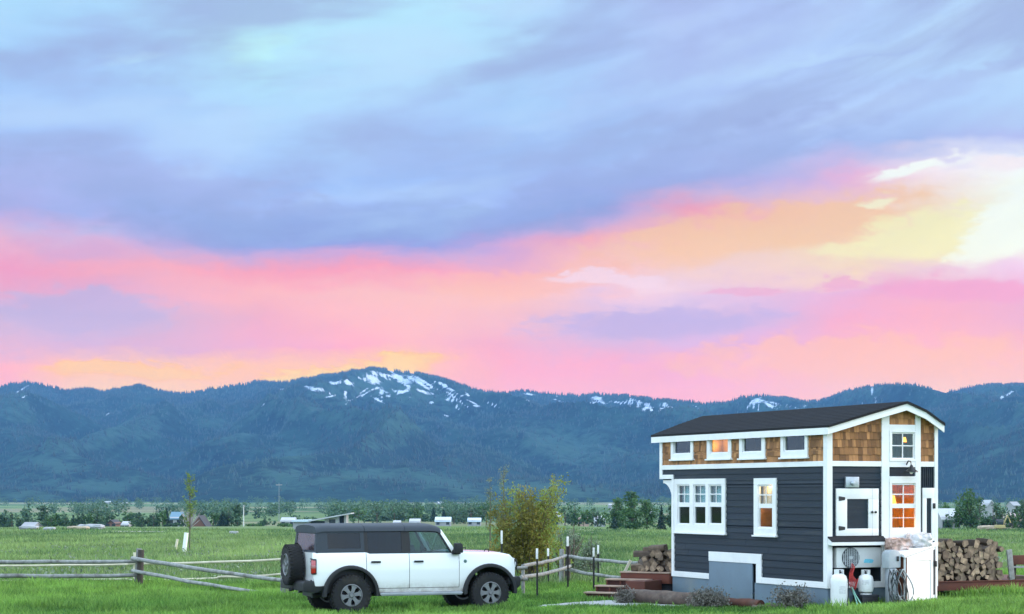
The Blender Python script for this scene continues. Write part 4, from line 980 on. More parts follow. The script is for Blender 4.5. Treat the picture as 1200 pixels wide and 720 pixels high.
# roof skin: rounded in section, ribs where the panels join
sec = [(-.792, 1.675), (-.775, 1.735), (-.735, 1.775), (-.60, 1.805), (-.3, 1.825), (.3, 1.825), (.60, 1.805), (.735, 1.775), (.775, 1.735), (.792, 1.675)]
for x0, x1, sh in ((-.68, .31, 0), (.318, 1.16, 0), (1.168, 1.93, 1)):
    mb = MB(); st = np.linspace(x0, x1, 8); v = []
    for x in st:
        for (y, z) in sec:
            e = max(0, (x - 1.70) / .23) ** 2 * .05 * sh + (max(0, (-.56 - x) / .12) ** 2 * .03)
            v.append((x, y, z - e))
    m_ = len(sec); n_ = len(st)
    f = [(i * m_ + k, i * m_ + k + 1, (i + 1) * m_ + k + 1, (i + 1) * m_ + k) for i in range(n_ - 1) for k in range(m_ - 1)] + [tuple(range(m_))[::-1], tuple(range((n_ - 1) * m_, n_ * m_))]
    mb.add(v, f); mb.build('roof', TOPG, suv, smooth=True)
# windscreen, rear window
mb = MB(); mb.add([(2.25, -.80, 1.23), (2.25, .80, 1.23), (1.93, .72, 1.70), (1.93, -.72, 1.70)], [(0, 1, 2, 3)]); mb.build('windscreen', CLEARG, suv, fix=False)
mb = MB()
for y0, y1, z0, z1 in ((-.84, -.70, 1.25, 1.70), (.70, .84, 1.25, 1.70), (-.70, .70, 1.63, 1.72), (-.70, .70, 1.25, 1.30)):
    xs = lambda z: XR - .004 + .05 * (z - 1.255) / .46
    k0, k1 = (1 - .10 * (z0 - 1.25) / .47), (1 - .10 * (z1 - 1.25) / .47)
    mb.add([(xs(z0), y0 * k0, z0), (xs(z0), y1 * k0, z0), (xs(z1), y1 * k1, z1), (xs(z1), y0 * k1, z1), (xs(z0) + .05, y0 * k0, z0), (xs(z0) + .05, y1 * k0, z0), (xs(z1) + .05, y1 * k1, z1), (xs(z1) + .05, y0 * k1, z1)], [(0, 1, 2, 3), (4, 7, 6, 5), (0, 4, 5, 1), (1, 5, 6, 2), (2, 6, 7, 3), (3, 7, 4, 0)])
mb.build('rear_frame', TOPG, suv)
mb = MB(); mb.add([(XR + .01, -.71, 1.29), (XR + .01, .71, 1.29), (XR + .045, .68, 1.64), (XR + .045, -.68, 1.64)], [(0, 1, 2, 3)]); mb.build('rear_window', mat('brown_tinted_glass', (.030, .020, .022), .25, var=.2, scale=4, spec=.35), suv, fix=False)
# hood, fenders' trim
mb = MB(); mb.box(-.76, -.74, -.80, .80, .64, 1.24); mb.build('tailgate', PAINT, suv)
for s in (-1, 1):
    for cx in (0, WB):
        mb = MB(); n = 22; A = np.linspace(R(-4), R(184), n); ro = lambda a: .575 + (.02 if cx else 0)
        v = []
        for a in A:
            for rr, yy in ((.585, .84), (.578, .955), (.55, .972), (.512, .965), (.505, .84)): v.append((cx + rr * math.cos(a) * 1.0, s * yy, .425 + rr * math.sin(a)))
        mb.add(v, [(5 * i + k, 5 * i + (k + 1) % 5, 5 * i + 5 + (k + 1) % 5, 5 * i + 5 + k) for i in range(n - 1) for k in range(5)] + [(0, 1, 2, 3, 4), tuple(range(5 * n - 5, 5 * n))[::-1]])
        mb.build('fender_flare', TRIMB, suv, smooth=True, angle=50)
for cx in (0, WB):
    mb = MB(); n = 20; A = np.linspace(R(-2), R(182), n)
    mb.add([(cx + .515 * math.cos(a), y, .43 + .515 * math.sin(a)) for a in A for y in (-.85, .85)], [(2 * i, 2 * i + 1, 2 * i + 3, 2 * i + 2) for i in range(n - 1)]); mb.build('wheel_arch', TRIMB, suv, fix=False)
# under body
mb = MB(); mb.box(-.62, 3.2, -.45, .45, .36, .56); mb.tube([(0, -.75, .41), (0, .75, .41)], .07, 10); mb.tube([(WB, -.75, .41), (WB, .75, .41)], .06, 10); mb.tube([(-.3, -.55, .42), (-.72, -.60, .40)], .045, 10)
mb.tube([(.0, -.5, .5), (-.45, -.5, .34)], .03, 8); mb.tube([(.0, -.5, .42), (-.05, -.55, .85)], .03, 8); mb.build('chassis', BLACK, suv, bevel=0)
mb = MB()
mb.prism([(-.97, .50), (-.97, .66), (-.93, .70), (-.70, .70), (-.53, .69), (-.55, .52), (-.70, .47)], 'y', -.88, .88); mb.build('rear_bumper', TRIMB, suv, bevel=.02)
mb = MB(); mb.prism([(3.50, .48), (3.38, .56), (3.38, .72), (3.66, .73), (3.70, .68), (3.70, .54), (3.60, .46)], 'y', -.74, .74); mb.prism([(3.35, .58), (3.36, .73), (3.57, .72), (3.57, .54)], 'y', -.86, .86); mb.build('front_bumper', TRIMB, suv, bevel=.025)
mb = MB(); mb.box(3.56, 3.63, -.70, .70, .86, 1.08); mb.build('front_grille', TRIMB, suv, bevel=.015)
for s in (-1, 1):
    mb = MB(); mb.lathe([(.001, .05), (.10, .045), (.13, .02), (.135, 0)], 20, Matrix.Translation((3.575, .58 * s, .97)) @ Matrix.Rotation(R(90), 4, 'Y')); mb.build('headlight', mat('lamp_glass', (.5, .52, .55), .1, spec=.8), suv, smooth=True)
    mb = MB(); mb.box(-.795, -.70, s * .905 - .005 - (.10 if s > 0 else 0), s * .905 + .005 + (.10 if s < 0 else 0), .83, 1.14)
    tl = mb.build('tail_light', TRIMB, suv, bevel=.02)
    mb = MB(); mb.box(-.807, -.715, (s * .912 if s < 0 else s * .912 - .08), (s * .912 + .08 if s < 0 else s * .912), .85, 1.12); mb.build('red_lens', REDL, tl, bevel=.018)
    mb = MB(); mb.box(-.809, -.72, (s * .914 if s < 0 else s * .914 - .078), (s * .914 + .078 if s < 0 else s * .914), .955, 1.015); mb.build('clear_lens', mat('pale_lamp_lens', (.40, .16, .16), .2), tl, bevel=.005)
    mb = MB(); mb.prism([(2.12, 1.20), (2.30, 1.20), (2.28, 1.27), (2.15, 1.30)], 'y', s * .86, s * .98); mb.prism([(2.13, 1.235), (2.29, 1.235), (2.285, 1.40), (2.24, 1.435), (2.14, 1.43)], 'y', s * .95, s * 1.14); mb.build('side_mirror', TRIMB, suv, bevel=.02)
    mb = MB(); mb.prism([(.62, .385), (2.33, .385), (2.33, .40), (2.36, .425), (2.33, .45), (.62, .45), (.59, .425)], 'y', s * .80, s * .945); mb.build('side_step', mat('brushed_step', (.30, .32, .34), .4, .5, var=.15), suv, bevel=.01)
    mb = MB(); mb.tube([(3.0, .70 * s, 1.24), (3.0, .70 * s, 1.29), (2.93, .70 * s, 1.29), (2.90, .70 * s, 1.25)], .012, 6); mb.build('hood_loop', TRIMB, suv, smooth=True)
    mb = MB(); M = Matrix.Translation((2.42, s * .893, 1.055)) @ Matrix.Rotation(R(90), 4, 'X'); mb.lathe([(.001, .008), (.036, .006), (.042, -.004)], 6, M); bd = mb.build('badge', mat('grey_badge', (.10, .17, .17), .3, .5), suv)
# small dark lettering and emblem on the tailgate edge
mb = MB()
for z, h, y0, y1 in ((1.13, .018, -.84, -.70), (1.07, .026, -.82, -.72), (.93, .06, -.79, -.74), (.70, .02, -.84, -.72)): mb.box(-.783, -.776, y0, y1, z, z + h)
mb.build('badge', TRIMB, suv)
# wheels
def wheel(parent, name, M):
    """axis along local +z pointing outwards"""
    e = bpy.data.objects.new(name, None); link(e, parent); e.matrix_local = M; e.empty_display_size = .1
    mb = MB(); n = 72
    pr = [(.222, -.13), (.25, -.137), (.33, -.143), (.385, -.13), (.403, -.10), (.406, -.04), (.406, .04), (.403, .10), (.385, .13), (.33, .143), (.25, .137), (.222, .13)]
    mb.lathe(pr, 48, closed=False)
    for k in range(n):      # tread lugs and shoulder blocks
        a = 2 * math.pi * k / n; Mr = Matrix.Rotation(a, 4, 'Z')
        if k % 2: mb.box(.395, .414, -.018, .010, -.09, -.01, Mr); mb.box(.380, .413, -.016, .012, .07, .136, Mr)
        else: mb.box(.395, .414, -.018, .010, .005, .085, Mr); mb.box(.380, .413, -.016, .012, -.136, -.07, Mr)
    for k in range(24):     # raised side blocks
        Mr = Matrix.Rotation(2 * math.pi * (k + .3) / 24, 4, 'Z'); mb.box(.335, .385, -.022, .022, .125, .146, Mr)
    ty = mb.build('tyre', TYRE, e, smooth=True, angle=30)
    mb = MB(); mb.lathe([(.224, .125), (.224, .142), (.212, .145), (.200, .12), (.190, .04), (.190, -.12), (.224, -.125)], 40)
    for k in range(6):
        Mr = Matrix.Rotation(2 * math.pi * k / 6, 4, 'Z')
        mb.prism([(.05, -.036), (.10, -.034), (.15, -.040), (.208, -.078), (.208, .078), (.15, .040), (.10, .034), (.05, .036)], 'z', .075, .128, Mr)
    mb.lathe([(.001, .148), (.035, .148), (.042, .138), (.046, .125), (.075, .122), (.08, .09)], 20)
    for k in range(6): mb.lathe([(.001, .138), (.009, .138), (.009, .12)], 6, Matrix.Translation((.060 * math.cos(k * 1.0472), .060 * math.sin(k * 1.0472), 0)))
    ri = mb.build('rim', ALLOY, e, smooth=True, angle=30)
    mb = MB(); mb.lathe([(.001, .02), (.13, .02), (.13, .03), (.19, .0), (.19, -.02)], 32); mb.build('pocket_backing', ALLOYD, e, smooth=True)  # dark backing disc, added to darken the holes between the spokes
    return e
for cx in (0, WB):
    for s in (-1, 1):
        wheel(suv, 'wheel', Matrix.Translation((cx, s * .815, .41)) @ Matrix.Rotation(R(90 if s < 0 else -90), 4, 'X') @ Matrix.Rotation(.2 + cx, 4, 'Z'))
sp = wheel(suv, 'spare_wheel', Matrix.Translation((-.95, .02, 1.0)) @ Matrix.Rotation(R(-90), 4, 'Y'))
mb = MB(); mb.box(-.86, -.76, -.14, .18, .86, 1.14); mb.build('spare_bracket', TRIMB, suv); mb = MB(); mb.tube([(-.84, .02, 1.34), (-.84, .02, 1.43), (-.90, .02, 1.43)], .02, 8); mb.build('brake_light', TRIMB, suv)
mb = MB(); mb.tube([(-.95, -.1, .52), (-1.05, -.1, .50)], .035, 10); mb.build('tow_hitch', BLACK, suv)
base.free()
# ------------------------------------------------------------------ deck, firewood, timbers, shrubs, fences
deck = thing('deck', 'rust red timber deck behind the house carrying both firewood stacks', 'deck', (HX, HD, 0), PHI)
def WL(p):                                   # world -> house frame
    dx, dy = p.x - HX, p.y - HD; return (dx * HC + dy * HSN, -dx * HSN + dy * HC)
DZ = .585
w0 = 2.70; l0 = .45
mb = MB(); mb.box(w0, 6.6, l0, l0 + .05, DZ - .20, DZ - .022); mb.box(w0 + .2, 6.6, l0 + 2.2, l0 + 2.25, DZ - .20, DZ - .022)
mb.box(6.55, 6.60, l0 + .052, l0 + 2.198, DZ - .20, DZ - .022); mb.build('beam', RUST, deck, bevel=.006)
mb = MB()
for k in range(16): y = l0 - .03 + k * .143; mb.box(w0, 6.62, y, y + .137, DZ - .02, DZ, tint=random.random())
mb.build('deck_boards', RUST, deck)
for x in (w0 + .4, 4.4, 6.3):
    for y in (l0 + .25, l0 + 1.9): mb = MB(); mb.box(x, x + .12, y, y + .12, -.1, DZ - .205); mb.build('post', FENCED, deck)
# landing behind the nose
A = [Vector((2.50, 46.03, 0)), Vector((3.60, 45.42, 0)), Vector((6.15, 46.58, 0)), Vector((5.3, 48.4, 0)), Vector((3.45, 47.75, 0))]
poly = [WL(p) for p in A]
mb = MB(); mb.prism(poly, 'z', DZ - .018, DZ + .012); mb.build('deck_boards', RUSTTOP, deck, bevel=.005)
def inset(pl, k): c = (sum(p[0] for p in pl) / len(pl), sum(p[1] for p in pl) / len(pl)); return [(c[0] + (p[0] - c[0]) * k, c[1] + (p[1] - c[1]) * k) for p in pl]
mb = MB(); mb.prism(inset(poly, .985), 'z', DZ - .25, DZ - .020); mb.build('beam', RUST, deck, bevel=.006)
mb = MB(); mb.prism(inset(poly, .90), 'z', -.1, DZ - .26); mb.build('post', DARKIN, deck)  # solid dark block filling the space under the landing, not posts
# end rail to the right of the wood stack
rz0, rz1 = 1.10, .93
mb = MB(); mb.box(4.92, 6.6, l0 + .06, l0 + .11, .90, 1.10); mb.build('rail', RUST, deck, bevel=.005)
mb = MB(); mb.box(4.95, 6.6, l0 + .05, l0 + .12, .83, .87); mb.build('rail', FENCEW, deck, bevel=.005)
for x in (6.45,): mb = MB(); mb.box(x, x + .09, l0 + .115, l0 + .2, DZ, 1.12); mb.build('post', RUST, deck, bevel=.005)
for x in (5.0,): mb = MB(); mb.box(x, x + .09, l0 + .125, l0 + .2, DZ, 1.06); mb.build('post', FENCED, deck, bevel=.005)
# steps
tdir = Vector((.87, -.49, 0)); ndir = Vector((-.49, -.87, 0))
RUSTD = mat('dark_red_riser', (.05, .014, .009), .8, var=.3)
stp = thing('deck_steps', 'three wooden steps with pale treads going up to the red deck', 'steps', A[0] + Vector((0, 0, 0)), math.atan2(tdir.y, tdir.x))
for k in range(3):
    z = DZ - .145 * (k + 1); x0 = -.22 - .13 * k; y = -.03 - .29 * (k + 1)
    mb = MB(); mb.box(x0, x0 + 1.08, y, y + .31, z - .035, z); mb.build('tread', RUSTTOP, stp, bevel=.006)
    mb = MB(); mb.box(x0 + .04, x0 + 1.04, y + .06, y + .30, z - .15, z - .036); mb.build('riser', RUSTD, stp)
    for xx in (x0 + .02, x0 + .36, x0 + .70, x0 + 1.02): mb = MB(); mb.box(xx, xx + .04, y + .03, y + .058, z - .15, z - .036); mb.build('stringer', RUST, stp)
mb = MB(); mb.box(.62, 1.1, -.95, -.04, .02, DZ - .16); mb.build('cheek', RUST, stp, bevel=.005)

# firewood: a few split logs, copied into the stacks
WOODE = mat('split_wood_end', (.10, .07, .05), .85, var=.5, scale=9, bump=.4, tint=.3, tint2=(.33, .235, .155), dirt=(.05, .03, .022), dirtamt=.8)
def log_mesh(seed, L=.42):
    rn = random.Random(seed); k = rn.choice([3, 4, 4, 5]); r = rn.uniform(.062, .098)
    pts = []
    for i in range(k):
        a = 2 * math.pi * (i + rn.uniform(-.2, .2)) / k; q = r * rn.uniform(.75, 1.2); pts.append((q * math.cos(a), q * math.sin(a)))
    if rn.random() < .6:   # bark side rounded
        a0 = math.atan2(pts[0][1], pts[0][0]); a1 = math.atan2(pts[1][1], pts[1][0]); a1 += 2 * math.pi if a1 < a0 else 0
        arc = [(r * 1.05 * math.cos(a), r * 1.05 * math.sin(a)) for a in np.linspace(a0, a1, 5)]; pts = arc + pts[2:]
    mb = MB(); t = rn.random()
    n = len(pts); v = []
    for j, y in enumerate((-L / 2, -L / 6, L / 6, L / 2)):
        s = 1 + rn.uniform(-.06, .06)
        for (x, z) in pts: v.append((x * s, y, z * s))
    f = [(j * n + i, j * n + (i + 1) % n, (j + 1) * n + (i + 1) % n, (j + 1) * n + i) for j in range(3) for i in range(n)] + [tuple(range(n))[::-1], tuple(range(3 * n, 4 * n))]
    mb.add(v, f[:-2], t * .45); mb.f += []; mb.add(v, f[-2:], .25 + .75 * rn.random() ** 1.6)
    return mb
LOGS = []
for i in range(18):
    o = log_mesh(100 + i).build('split_log', WOODE, None, bevel=.006, seg=1); LOGS.append(o); COL.objects.unlink(o)
def put_log(x, y, z, rz, tilt, roll, label, group, sc=1.0):
    o = random.choice(LOGS).copy(); COL.objects.link(o)
    o.location = (x, y, z); o.rotation_euler = (tilt, roll, rz); o.scale = (sc, 1, sc)
    return tag(o, label, 'firewood', group)
# right stack: ends face the viewer, on the deck beside the gable
ww0, ww1 = 2.74, 4.66
rows = 7
for r_ in range(rows):
    z = DZ + .062 + r_ * .118; x = ww0 + (.06 if r_ % 2 else 0)
    while x < ww1 - (.04 if r_ < 6 else .1):
        if r_ == rows - 1 and random.random() < .35: x += .13; continue
        p = HL(x + random.uniform(-.02, .02), l0 + .24 + random.uniform(-.05, .05), z + random.uniform(-.025, .025))
        put_log(p.x, p.y, p.z, PHI + random.uniform(-.08, .08), random.uniform(-.05, .05), random.uniform(0, 6.28), 'split firewood log in the big stack right of the house', 'firewood stacked right of the house', random.uniform(.72, 1.22)); x += random.uniform(.115, .15)
for r_ in range(5):      # a second tier behind, seen above and through the first
    x = ww0
    while x < ww1 - .05:
        p = HL(x, l0 + .72, DZ + .07 + r_ * .125); put_log(p.x, p.y, p.z, PHI, 0, random.uniform(0, 6.28), 'split firewood log in the big stack right of the house', 'firewood stacked right of the house', 1.1); x += .2
p = HL(4.82, l0 - .02, DZ + .37); lean = thing('leaning_board', 'pale grey weathered board leaning against the end of the firewood stack', 'board', p, PHI)
mb = MB(); mb.box(-.065, .065, -.02, .02, -.37, .27, Matrix.Rotation(R(-7), 4, 'Y')); mb.build('board', FENCEW, lean, bevel=.005)
p = HL(5.10, l0 + .1, DZ + .045); put_log(p.x, p.y, p.z, PHI + 1.45, 0, .4, 'lone pale split log lying on the red deck beyond the stack', None, .7)
# left heap on the landing
lab = 'split firewood log in the small heap left of the house'; grp = 'firewood heaped left of the house'
c0 = Vector((2.95, 46.35, 0))
tr_ = Vector((.95, .05, 0))
for r_ in range(4):
    n = 8 - r_
    for k in range(n):
        x = .40 + (r_ * .10) + k * .125
        p = Vector((2.55, 46.05, 0)) + Vector((.88, -.35, 0)) * x + Vector((.30, .75, 0)) * .30
        if x > 1.25 + .1: continue
        put_log(p.x, p.y, DZ + .075 + r_ * .115 + random.uniform(-.01, .02), random.uniform(-.7, .5), random.uniform(-.25, .25), random.uniform(0, 6.28), lab, grp, random.uniform(.9, 1.2))
for dx, dz, rz in ((.42, .12, 1.3), (.72, .53, 1.1), (.88, .55, .9), (.48, .42, 1.2)):
    p = Vector((2.55, 46.05, 0)) + Vector((.88, -.35, 0)) * dx + Vector((.25, .62, 0)) * .25
    put_log(p.x, p.y, DZ + dz, rz, .1, random.uniform(0, 6), lab, grp, 1.1)
o = thing('wood_plank', 'short pale plank leaning on the left edge of the firewood heap', 'board', (2.62, 45.98, DZ + .01), .2)
mb = MB(); mb.box(-.03, .03, -.02, .02, 0, .30, Matrix.Rotation(R(28), 4, 'Y')); mb.build('board', FENCEY, o)

# timbers edging the yard
def log_at(name, label, p0, p1, r, m, cat='log', n=12, wob=.03):
    p0, p1 = Vector(p0), Vector(p1); t = thing(name, label, cat, p0)
    mb = MB(); k = 10
    pts = [(p1 - p0) * (i / k) + Vector((0, 0, random.uniform(-wob, wob) * .4)) + Vector((random.uniform(-wob, wob), 0, 0)) for i in range(k + 1)]
    mb.tube(pts, [r * random.uniform(.92, 1.08) for _ in pts], n); mb.build('trunk', m, t, smooth=True, angle=60); return t
LOGM = mat('old_log_bark', (.10, .07, .055), .9, var=.5, scale=6, bump=.6, bscale=18, dirt=(.17, .145, .12), dirtamt=.8)
LOGR = mat('rusty_timber', (.085, .030, .018), .9, var=.4, scale=5, bump=.4, dirt=(.10, .07, .055), dirtamt=.7)
log_at('fallen_log', 'thick greyish brown log lying in front of the deck steps', (2.50, 44.05, .13), (3.95, 42.35, .14), .15, LOGM)
log_at('edging_timber', 'long rusty red timber lying along the foot of the dark wall', (4.1, 42.1, .12), (5.10, 40.55, .13), .105, LOGR)
log_at('edging_timber', 'short grey brown timber ending beside the right dry shrub', (4.95, 40.62, .06), (5.55, 39.7, .06), .09, LOGM)

def leaf_cloud(P, size, jit=1.0, up=0.0, seed=0, aspect=.55, flat=None):
    """many small leaf faces, one quad each, randomly turned"""
    rn = np.random.default_rng(seed); n = len(P)
    d = rn.normal(size=(n, 3)); d[:, 2] += up; d /= np.linalg.norm(d, axis=1)[:, None]
    e = np.cross(d, rn.normal(size=(n, 3))); e /= np.linalg.norm(e, axis=1)[:, None]
    s = size * rn.uniform(.6, 1.3, n)[:, None]
    a = d * s; b = e * s * aspect
    V = np.stack([P - a * .5, P + b * .5, P + a * .5, P - b * .5], 1).reshape(-1, 3)
    f = np.arange(n * 4); return V, f, np.full(n, 4)
def foliage(name, P, size, m, parent, seed=0, up=0.0, aspect=.55, clump=None):
    V, f, s = leaf_cloud(P, size, up=up, seed=seed, aspect=aspect)
    rn = np.random.default_rng(seed + 5)
    t = rn.random(len(P)) * .6 + .4 * (clump if clump is not None else rn.random(len(P)))
    return np_mesh(name, V, f, s, m, parent, tint=t)
SAGE = leaf_mat('grey_sage_leaf', (.10, .09, .075), (.21, .20, .17), .15, .3, 3)
def shrub(label, c, rx, rz_, n, seed, m, stem_m, twigs=26, name='dry_shrub', cat='shrub', leaf=.05, grp=None):
    t = thing(name, label, cat, (c[0], c[1], gz(c[0], c[1])), 0, grp); rn = np.random.default_rng(seed)
    mb = MB(); ends = []
    for k in range(twigs):
        a = rn.uniform(0, 6.28); e = rn.uniform(.25, 1.35); L = rn.uniform(.6, 1.05)
        d = Vector((math.cos(a) * math.cos(e) * rx, math.sin(a) * math.cos(e) * rx, math.sin(e) * rz_)) * L
        mid = d * .5 + Vector(rn.normal(size=3) * .04); mb.tube([(0, 0, 0), mid, d], [.012, .008, .003], 5); ends += [mid, d, d * .75]
    mb.build('stem', stem_m, t)
    E = np.array([tuple(e) for e in ends]); P = E[rn.integers(0, len(E), n)] + rn.normal(size=(n, 3)) * np.array([.07, .07, .06]) * (rx / .5)
    P[:, 2] = np.abs(P[:, 2]); foliage('leaves', P, leaf, m, t, seed, up=.6); return t
shrub('grey dry sagebrush in front of the raised skirting hatch', (4.10, 41.15), .50, .46, 3000, 3, SAGE, BARK, 40)
shrub('wiry dark dead shrub against the skirting near the house corner', (5.62, 39.75), .52, .45, 2200, 4, SAGE, BARK, 46)
shrub('small greyish weedy shrub at the end of the fallen log', (2.45, 43.6), .32, .36, 1100, 6, SAGE, BARK, 20)
shrub('dark scrubby plant below the power pedestal cables', (7.75, 38.75), .30, .13, 420, 8, leaf_mat('dark_weed', (.04, .07, .03), (.12, .15, .08), .2), BARK, 14)

# rail fences
def fence(name, label, posts, rails, pm, rm):
    """posts: (x,y,h,r,lean) ; rails: (p0,p1,r)"""
    x0, y0 = posts[0][:2]; t = thing(name, label, 'fence', (x0, y0, 0))
    for (x, y, h, r, lean, m) in posts:
        mb = MB(); z = gz(x, y); mb.tube([(x - x0, y - y0, z - .2), (x - x0 + lean * .5, y - y0, z + h * .5), (x - x0 + lean, y - y0, z + h)], [r * 1.05, r, r * .92], 9); mb.build('post', m, t, smooth=True, angle=50)
    for (p0, p1, r) in rails:
        p0, p1 = Vector(p0), Vector(p1); k = 8; mb = MB()
        pts = [p0 + (p1 - p0) * (i / k) + Vector((0, 0, (random.uniform(-.012, .012) - .03 * math.sin(math.pi * i / k)))) - Vector((x0, y0, 0)) for i in range(k + 1)]
        mb.tube(pts, [r * .86 * (1.08 - .16 * i / k) * random.uniform(.96, 1.04) for i in range(k + 1)], 9); mb.build('rail', rm, t, smooth=True, angle=50)
    return t
PA = at(160, 657, 50); pl_ = at(-130, 657, 50.2)
fence('rail_fence', 'weathered grey pole fence along the meadow left of the car',
      [(PA.x + .08, PA.y - .08, 1.00, .085, .05, FENCED), (PA.x - .02, PA.y + .12, 1.03, .075, .06, FENCEW), (-15.6, 50.1, 1.0, .08, .02, FENCED), (-15.55, 50.3, .98, .07, .03, FENCEW), (-5.15, 44.75, .66, .09, .0, FENCEW)],
      [((-15.8, 50.2, .72), (PA.x + .12, 50.02, .70), .060), ((-15.8, 50.2, .35), (PA.x + .1, 50.02, .345), .062), ((PA.x - .1, 49.95, .78), (-4.95, 44.7, .43), .058), ((PA.x - .1, 49.98, .46), (-5.0, 44.8, .06), .052)], None, FENCEW)
fp = [at(-140, 663, 54), at(150, 662, 54), at(345, 655, 54)]
fence('rail_fence', 'thin pale yellow pole fence running behind the grey one',
      [(p.x, 54.12, .86, .06, 0, FENCEY) for p in (fp[0], Vector((-10.3, 54, 0)), fp[2])],
      [(fp[0], at(152, 661.5, 54), .034), (at(-140, 680, 54), at(150, 679, 54), .034), (at(150, 661, 54), fp[2], .040), (at(150, 680, 54), at(285, 675.5, 54), .036), (at(255, 676.5, 53.9), at(345, 671.5, 53.9), .036)], None, FENCEY)
Q = [at(613, 663, 46.9), at(665, 651.5, 53.3), at(752, 660, 48.1)]
fence('rail_fence', 'zigzag grey pole fence between the car and the deck steps',
      [(Q[0].x, Q[0].y, .74, .045, 0, FENCEW), (Q[1].x, Q[1].y, 1.05, .075, .02, FENCED), (Q[1].x - .15, Q[1].y + .1, .95, .07, 0, FENCEW), (Q[2].x, Q[2].y, .9, .07, 0, FENCED)],
      [(Q[0], Q[1], .050), (at(610, 677, 46.7), at(668, 664, 53.2), .055), (Q[1] + Vector((-.1, 0, 0)), Q[2], .052), (at(663, 667, 53.3), at(735, 678, 48.3), .052), ((-5.2, 44.9, .45), (Q[0].x + .1, Q[0].y, .66), .05), ((-5.2, 44.9, .12), (Q[0].x + .1, Q[0].y, .38), .05)], None, FENCEW)
# steel posts with white tips
for lab, px, yt, d, tip in (('metal post with white tip nearest the front bumper of the car', 629.5, 643, 45.6, .24), ('short metal post with white tip right of the bumper post, farther back', 642.5, 643, 52.0, .20), ('tall metal post with white tip at the corner of the zigzag fence', 665.5, 629, 49.0, .24),
                            ('metal post with white tip left of the close pair by the steps', 695.8, 642, 48.0, .22), ('metal post with white tip right of the close pair by the steps', 701, 639, 52.5, .24), ('metal post with white tip standing in front of the olive bush, above the hood', 588, 622, 50.5, .34), ):
    p = at(px, yt, d); z0 = gz(p.x, p.y); h = p.z - z0; t = thing('steel_post', lab, 'post', (p.x, p.y, z0), random.uniform(0, .6), 'steel posts with white tips')
    def tee(mb, a, b): mb.box(-.022, .022, -.004, .004, a, b); mb.box(-.004, .004, .0045, .034, a, b)
    mb = MB(); tee(mb, -.3, h - tip); [mb.box(-.008, .008, -.012, -.0045, zz, zz + .03) for zz in np.arange(.1, h - tip, .12)]; mb.build('shaft', BLACK, t)
    mb = MB(); mb.box(-.022, .022, -.008, .034, h - tip, h); mb.build('tip', WHITE, t, bevel=.004)
for nm, lab, px, yt, yb, d, r in (('white_stake', 'leaning white post at the foot of the thin sapling', 218.5, 624.5, 647, 112, .13), ('pale_stake', 'thinner pale stake left of the white leaning post', 208, 632, 644, 118, .08)):
    p = at(px, yt, d); t = thing(nm, lab, 'stake', (p.x - .15, d, gz(p.x, d))); mb = MB(); mb.tube([(0, 0, -.1), (.15, 0, p.z - gz(p.x, d))], [r, r * .9], 10); mb.build('shaft', WHITE if 'white' in nm else FENCEY, t, smooth=True)

# gravel pad by the steps
def gravel_mat():
    m, nt, b = new_mat('pale_gravel'); p = nt.new('ShaderNodeNewGeometry').outputs['Position']
    vo = nt.new('ShaderNodeTexVoronoi'); nt.put(vo.inputs['Vector'], p); vo.inputs['Scale'].default_value = 28
    s = nt.new('ShaderNodeSeparateColor'); nt.put(s.inputs[0], vo.outputs['Color'])
    nt.put(b.inputs['Base Color'], nt.mix(nt.rng(nt.noise(p, 2, 4), .35, .65, 0, .5), nt.mix(s.outputs[0], (.26, .27, .27), (.58, .59, .59)), (.30, .30, .26))); b.inputs['Roughness'].default_value = .9
    bp = nt.new('ShaderNodeBump'); bp.inputs['Strength'].default_value = 1; bp.inputs['Distance'].default_value = .03; bp.invert = True; nt.put(bp.inputs['Height'], vo.outputs['Distance']); nt.put(b.inputs['Normal'], bp.outputs[0]); return m
GP = [(.5, 42.6), (1.3, 44.0), (2.2, 44.7), (2.9, 44.4), (3.3, 43.3), (3.9, 42.3), (3.5, 41.5), (2.4, 41.4), (1.3, 41.6), (.5, 42.0)]
def inpoly(x, y, P):
    c = np.zeros(np.shape(x), bool); n = len(P)
    for i in range(n):
        (x0, y0), (x1, y1) = P[i], P[(i + 1) % n]
        c ^= ((y0 > y) != (y1 > y)) & (x < (x1 - x0) * (y - y0) / (y1 - y0 + 1e-12) + x0)
    return c
bm = bmesh.new(); vs = []
cen = np.array(GP).mean(0)
rings = []
for k in np.linspace(.0, 1, 9)[1:]:
    row = []
    for i in range(len(GP)):
        for s in np.linspace(0, 1, 5)[:-1]:
            q = np.array(GP[i]) * (1 - s) + np.array(GP[(i + 1) % len(GP)]) * s; q = cen + (q - cen) * k
            if k > .99: q = cen + (q - cen) * random.uniform(.93, 1.06)
            row.append(bm.verts.new((q[0], q[1], gz(q[0], q[1]) + .012)))
    rings.append(row)
cv = bm.verts.new((cen[0], cen[1], gz(*cen) + .012)); n = len(rings[0])
for i in range(n): bm.faces.new((cv, rings[0][i], rings[0][(i + 1) % n]))
for a_, b_ in zip(rings[:-1], rings[1:]):
    for i in range(n): bm.faces.new((a_[i], b_[i], b_[(i + 1) % n], a_[(i + 1) % n]))
me = bpy.data.meshes.new('gravel_path'); bm.to_mesh(me); bm.free(); tag(finish(me, 'gravel_path', gravel_mat(), None, True), kind='structure')
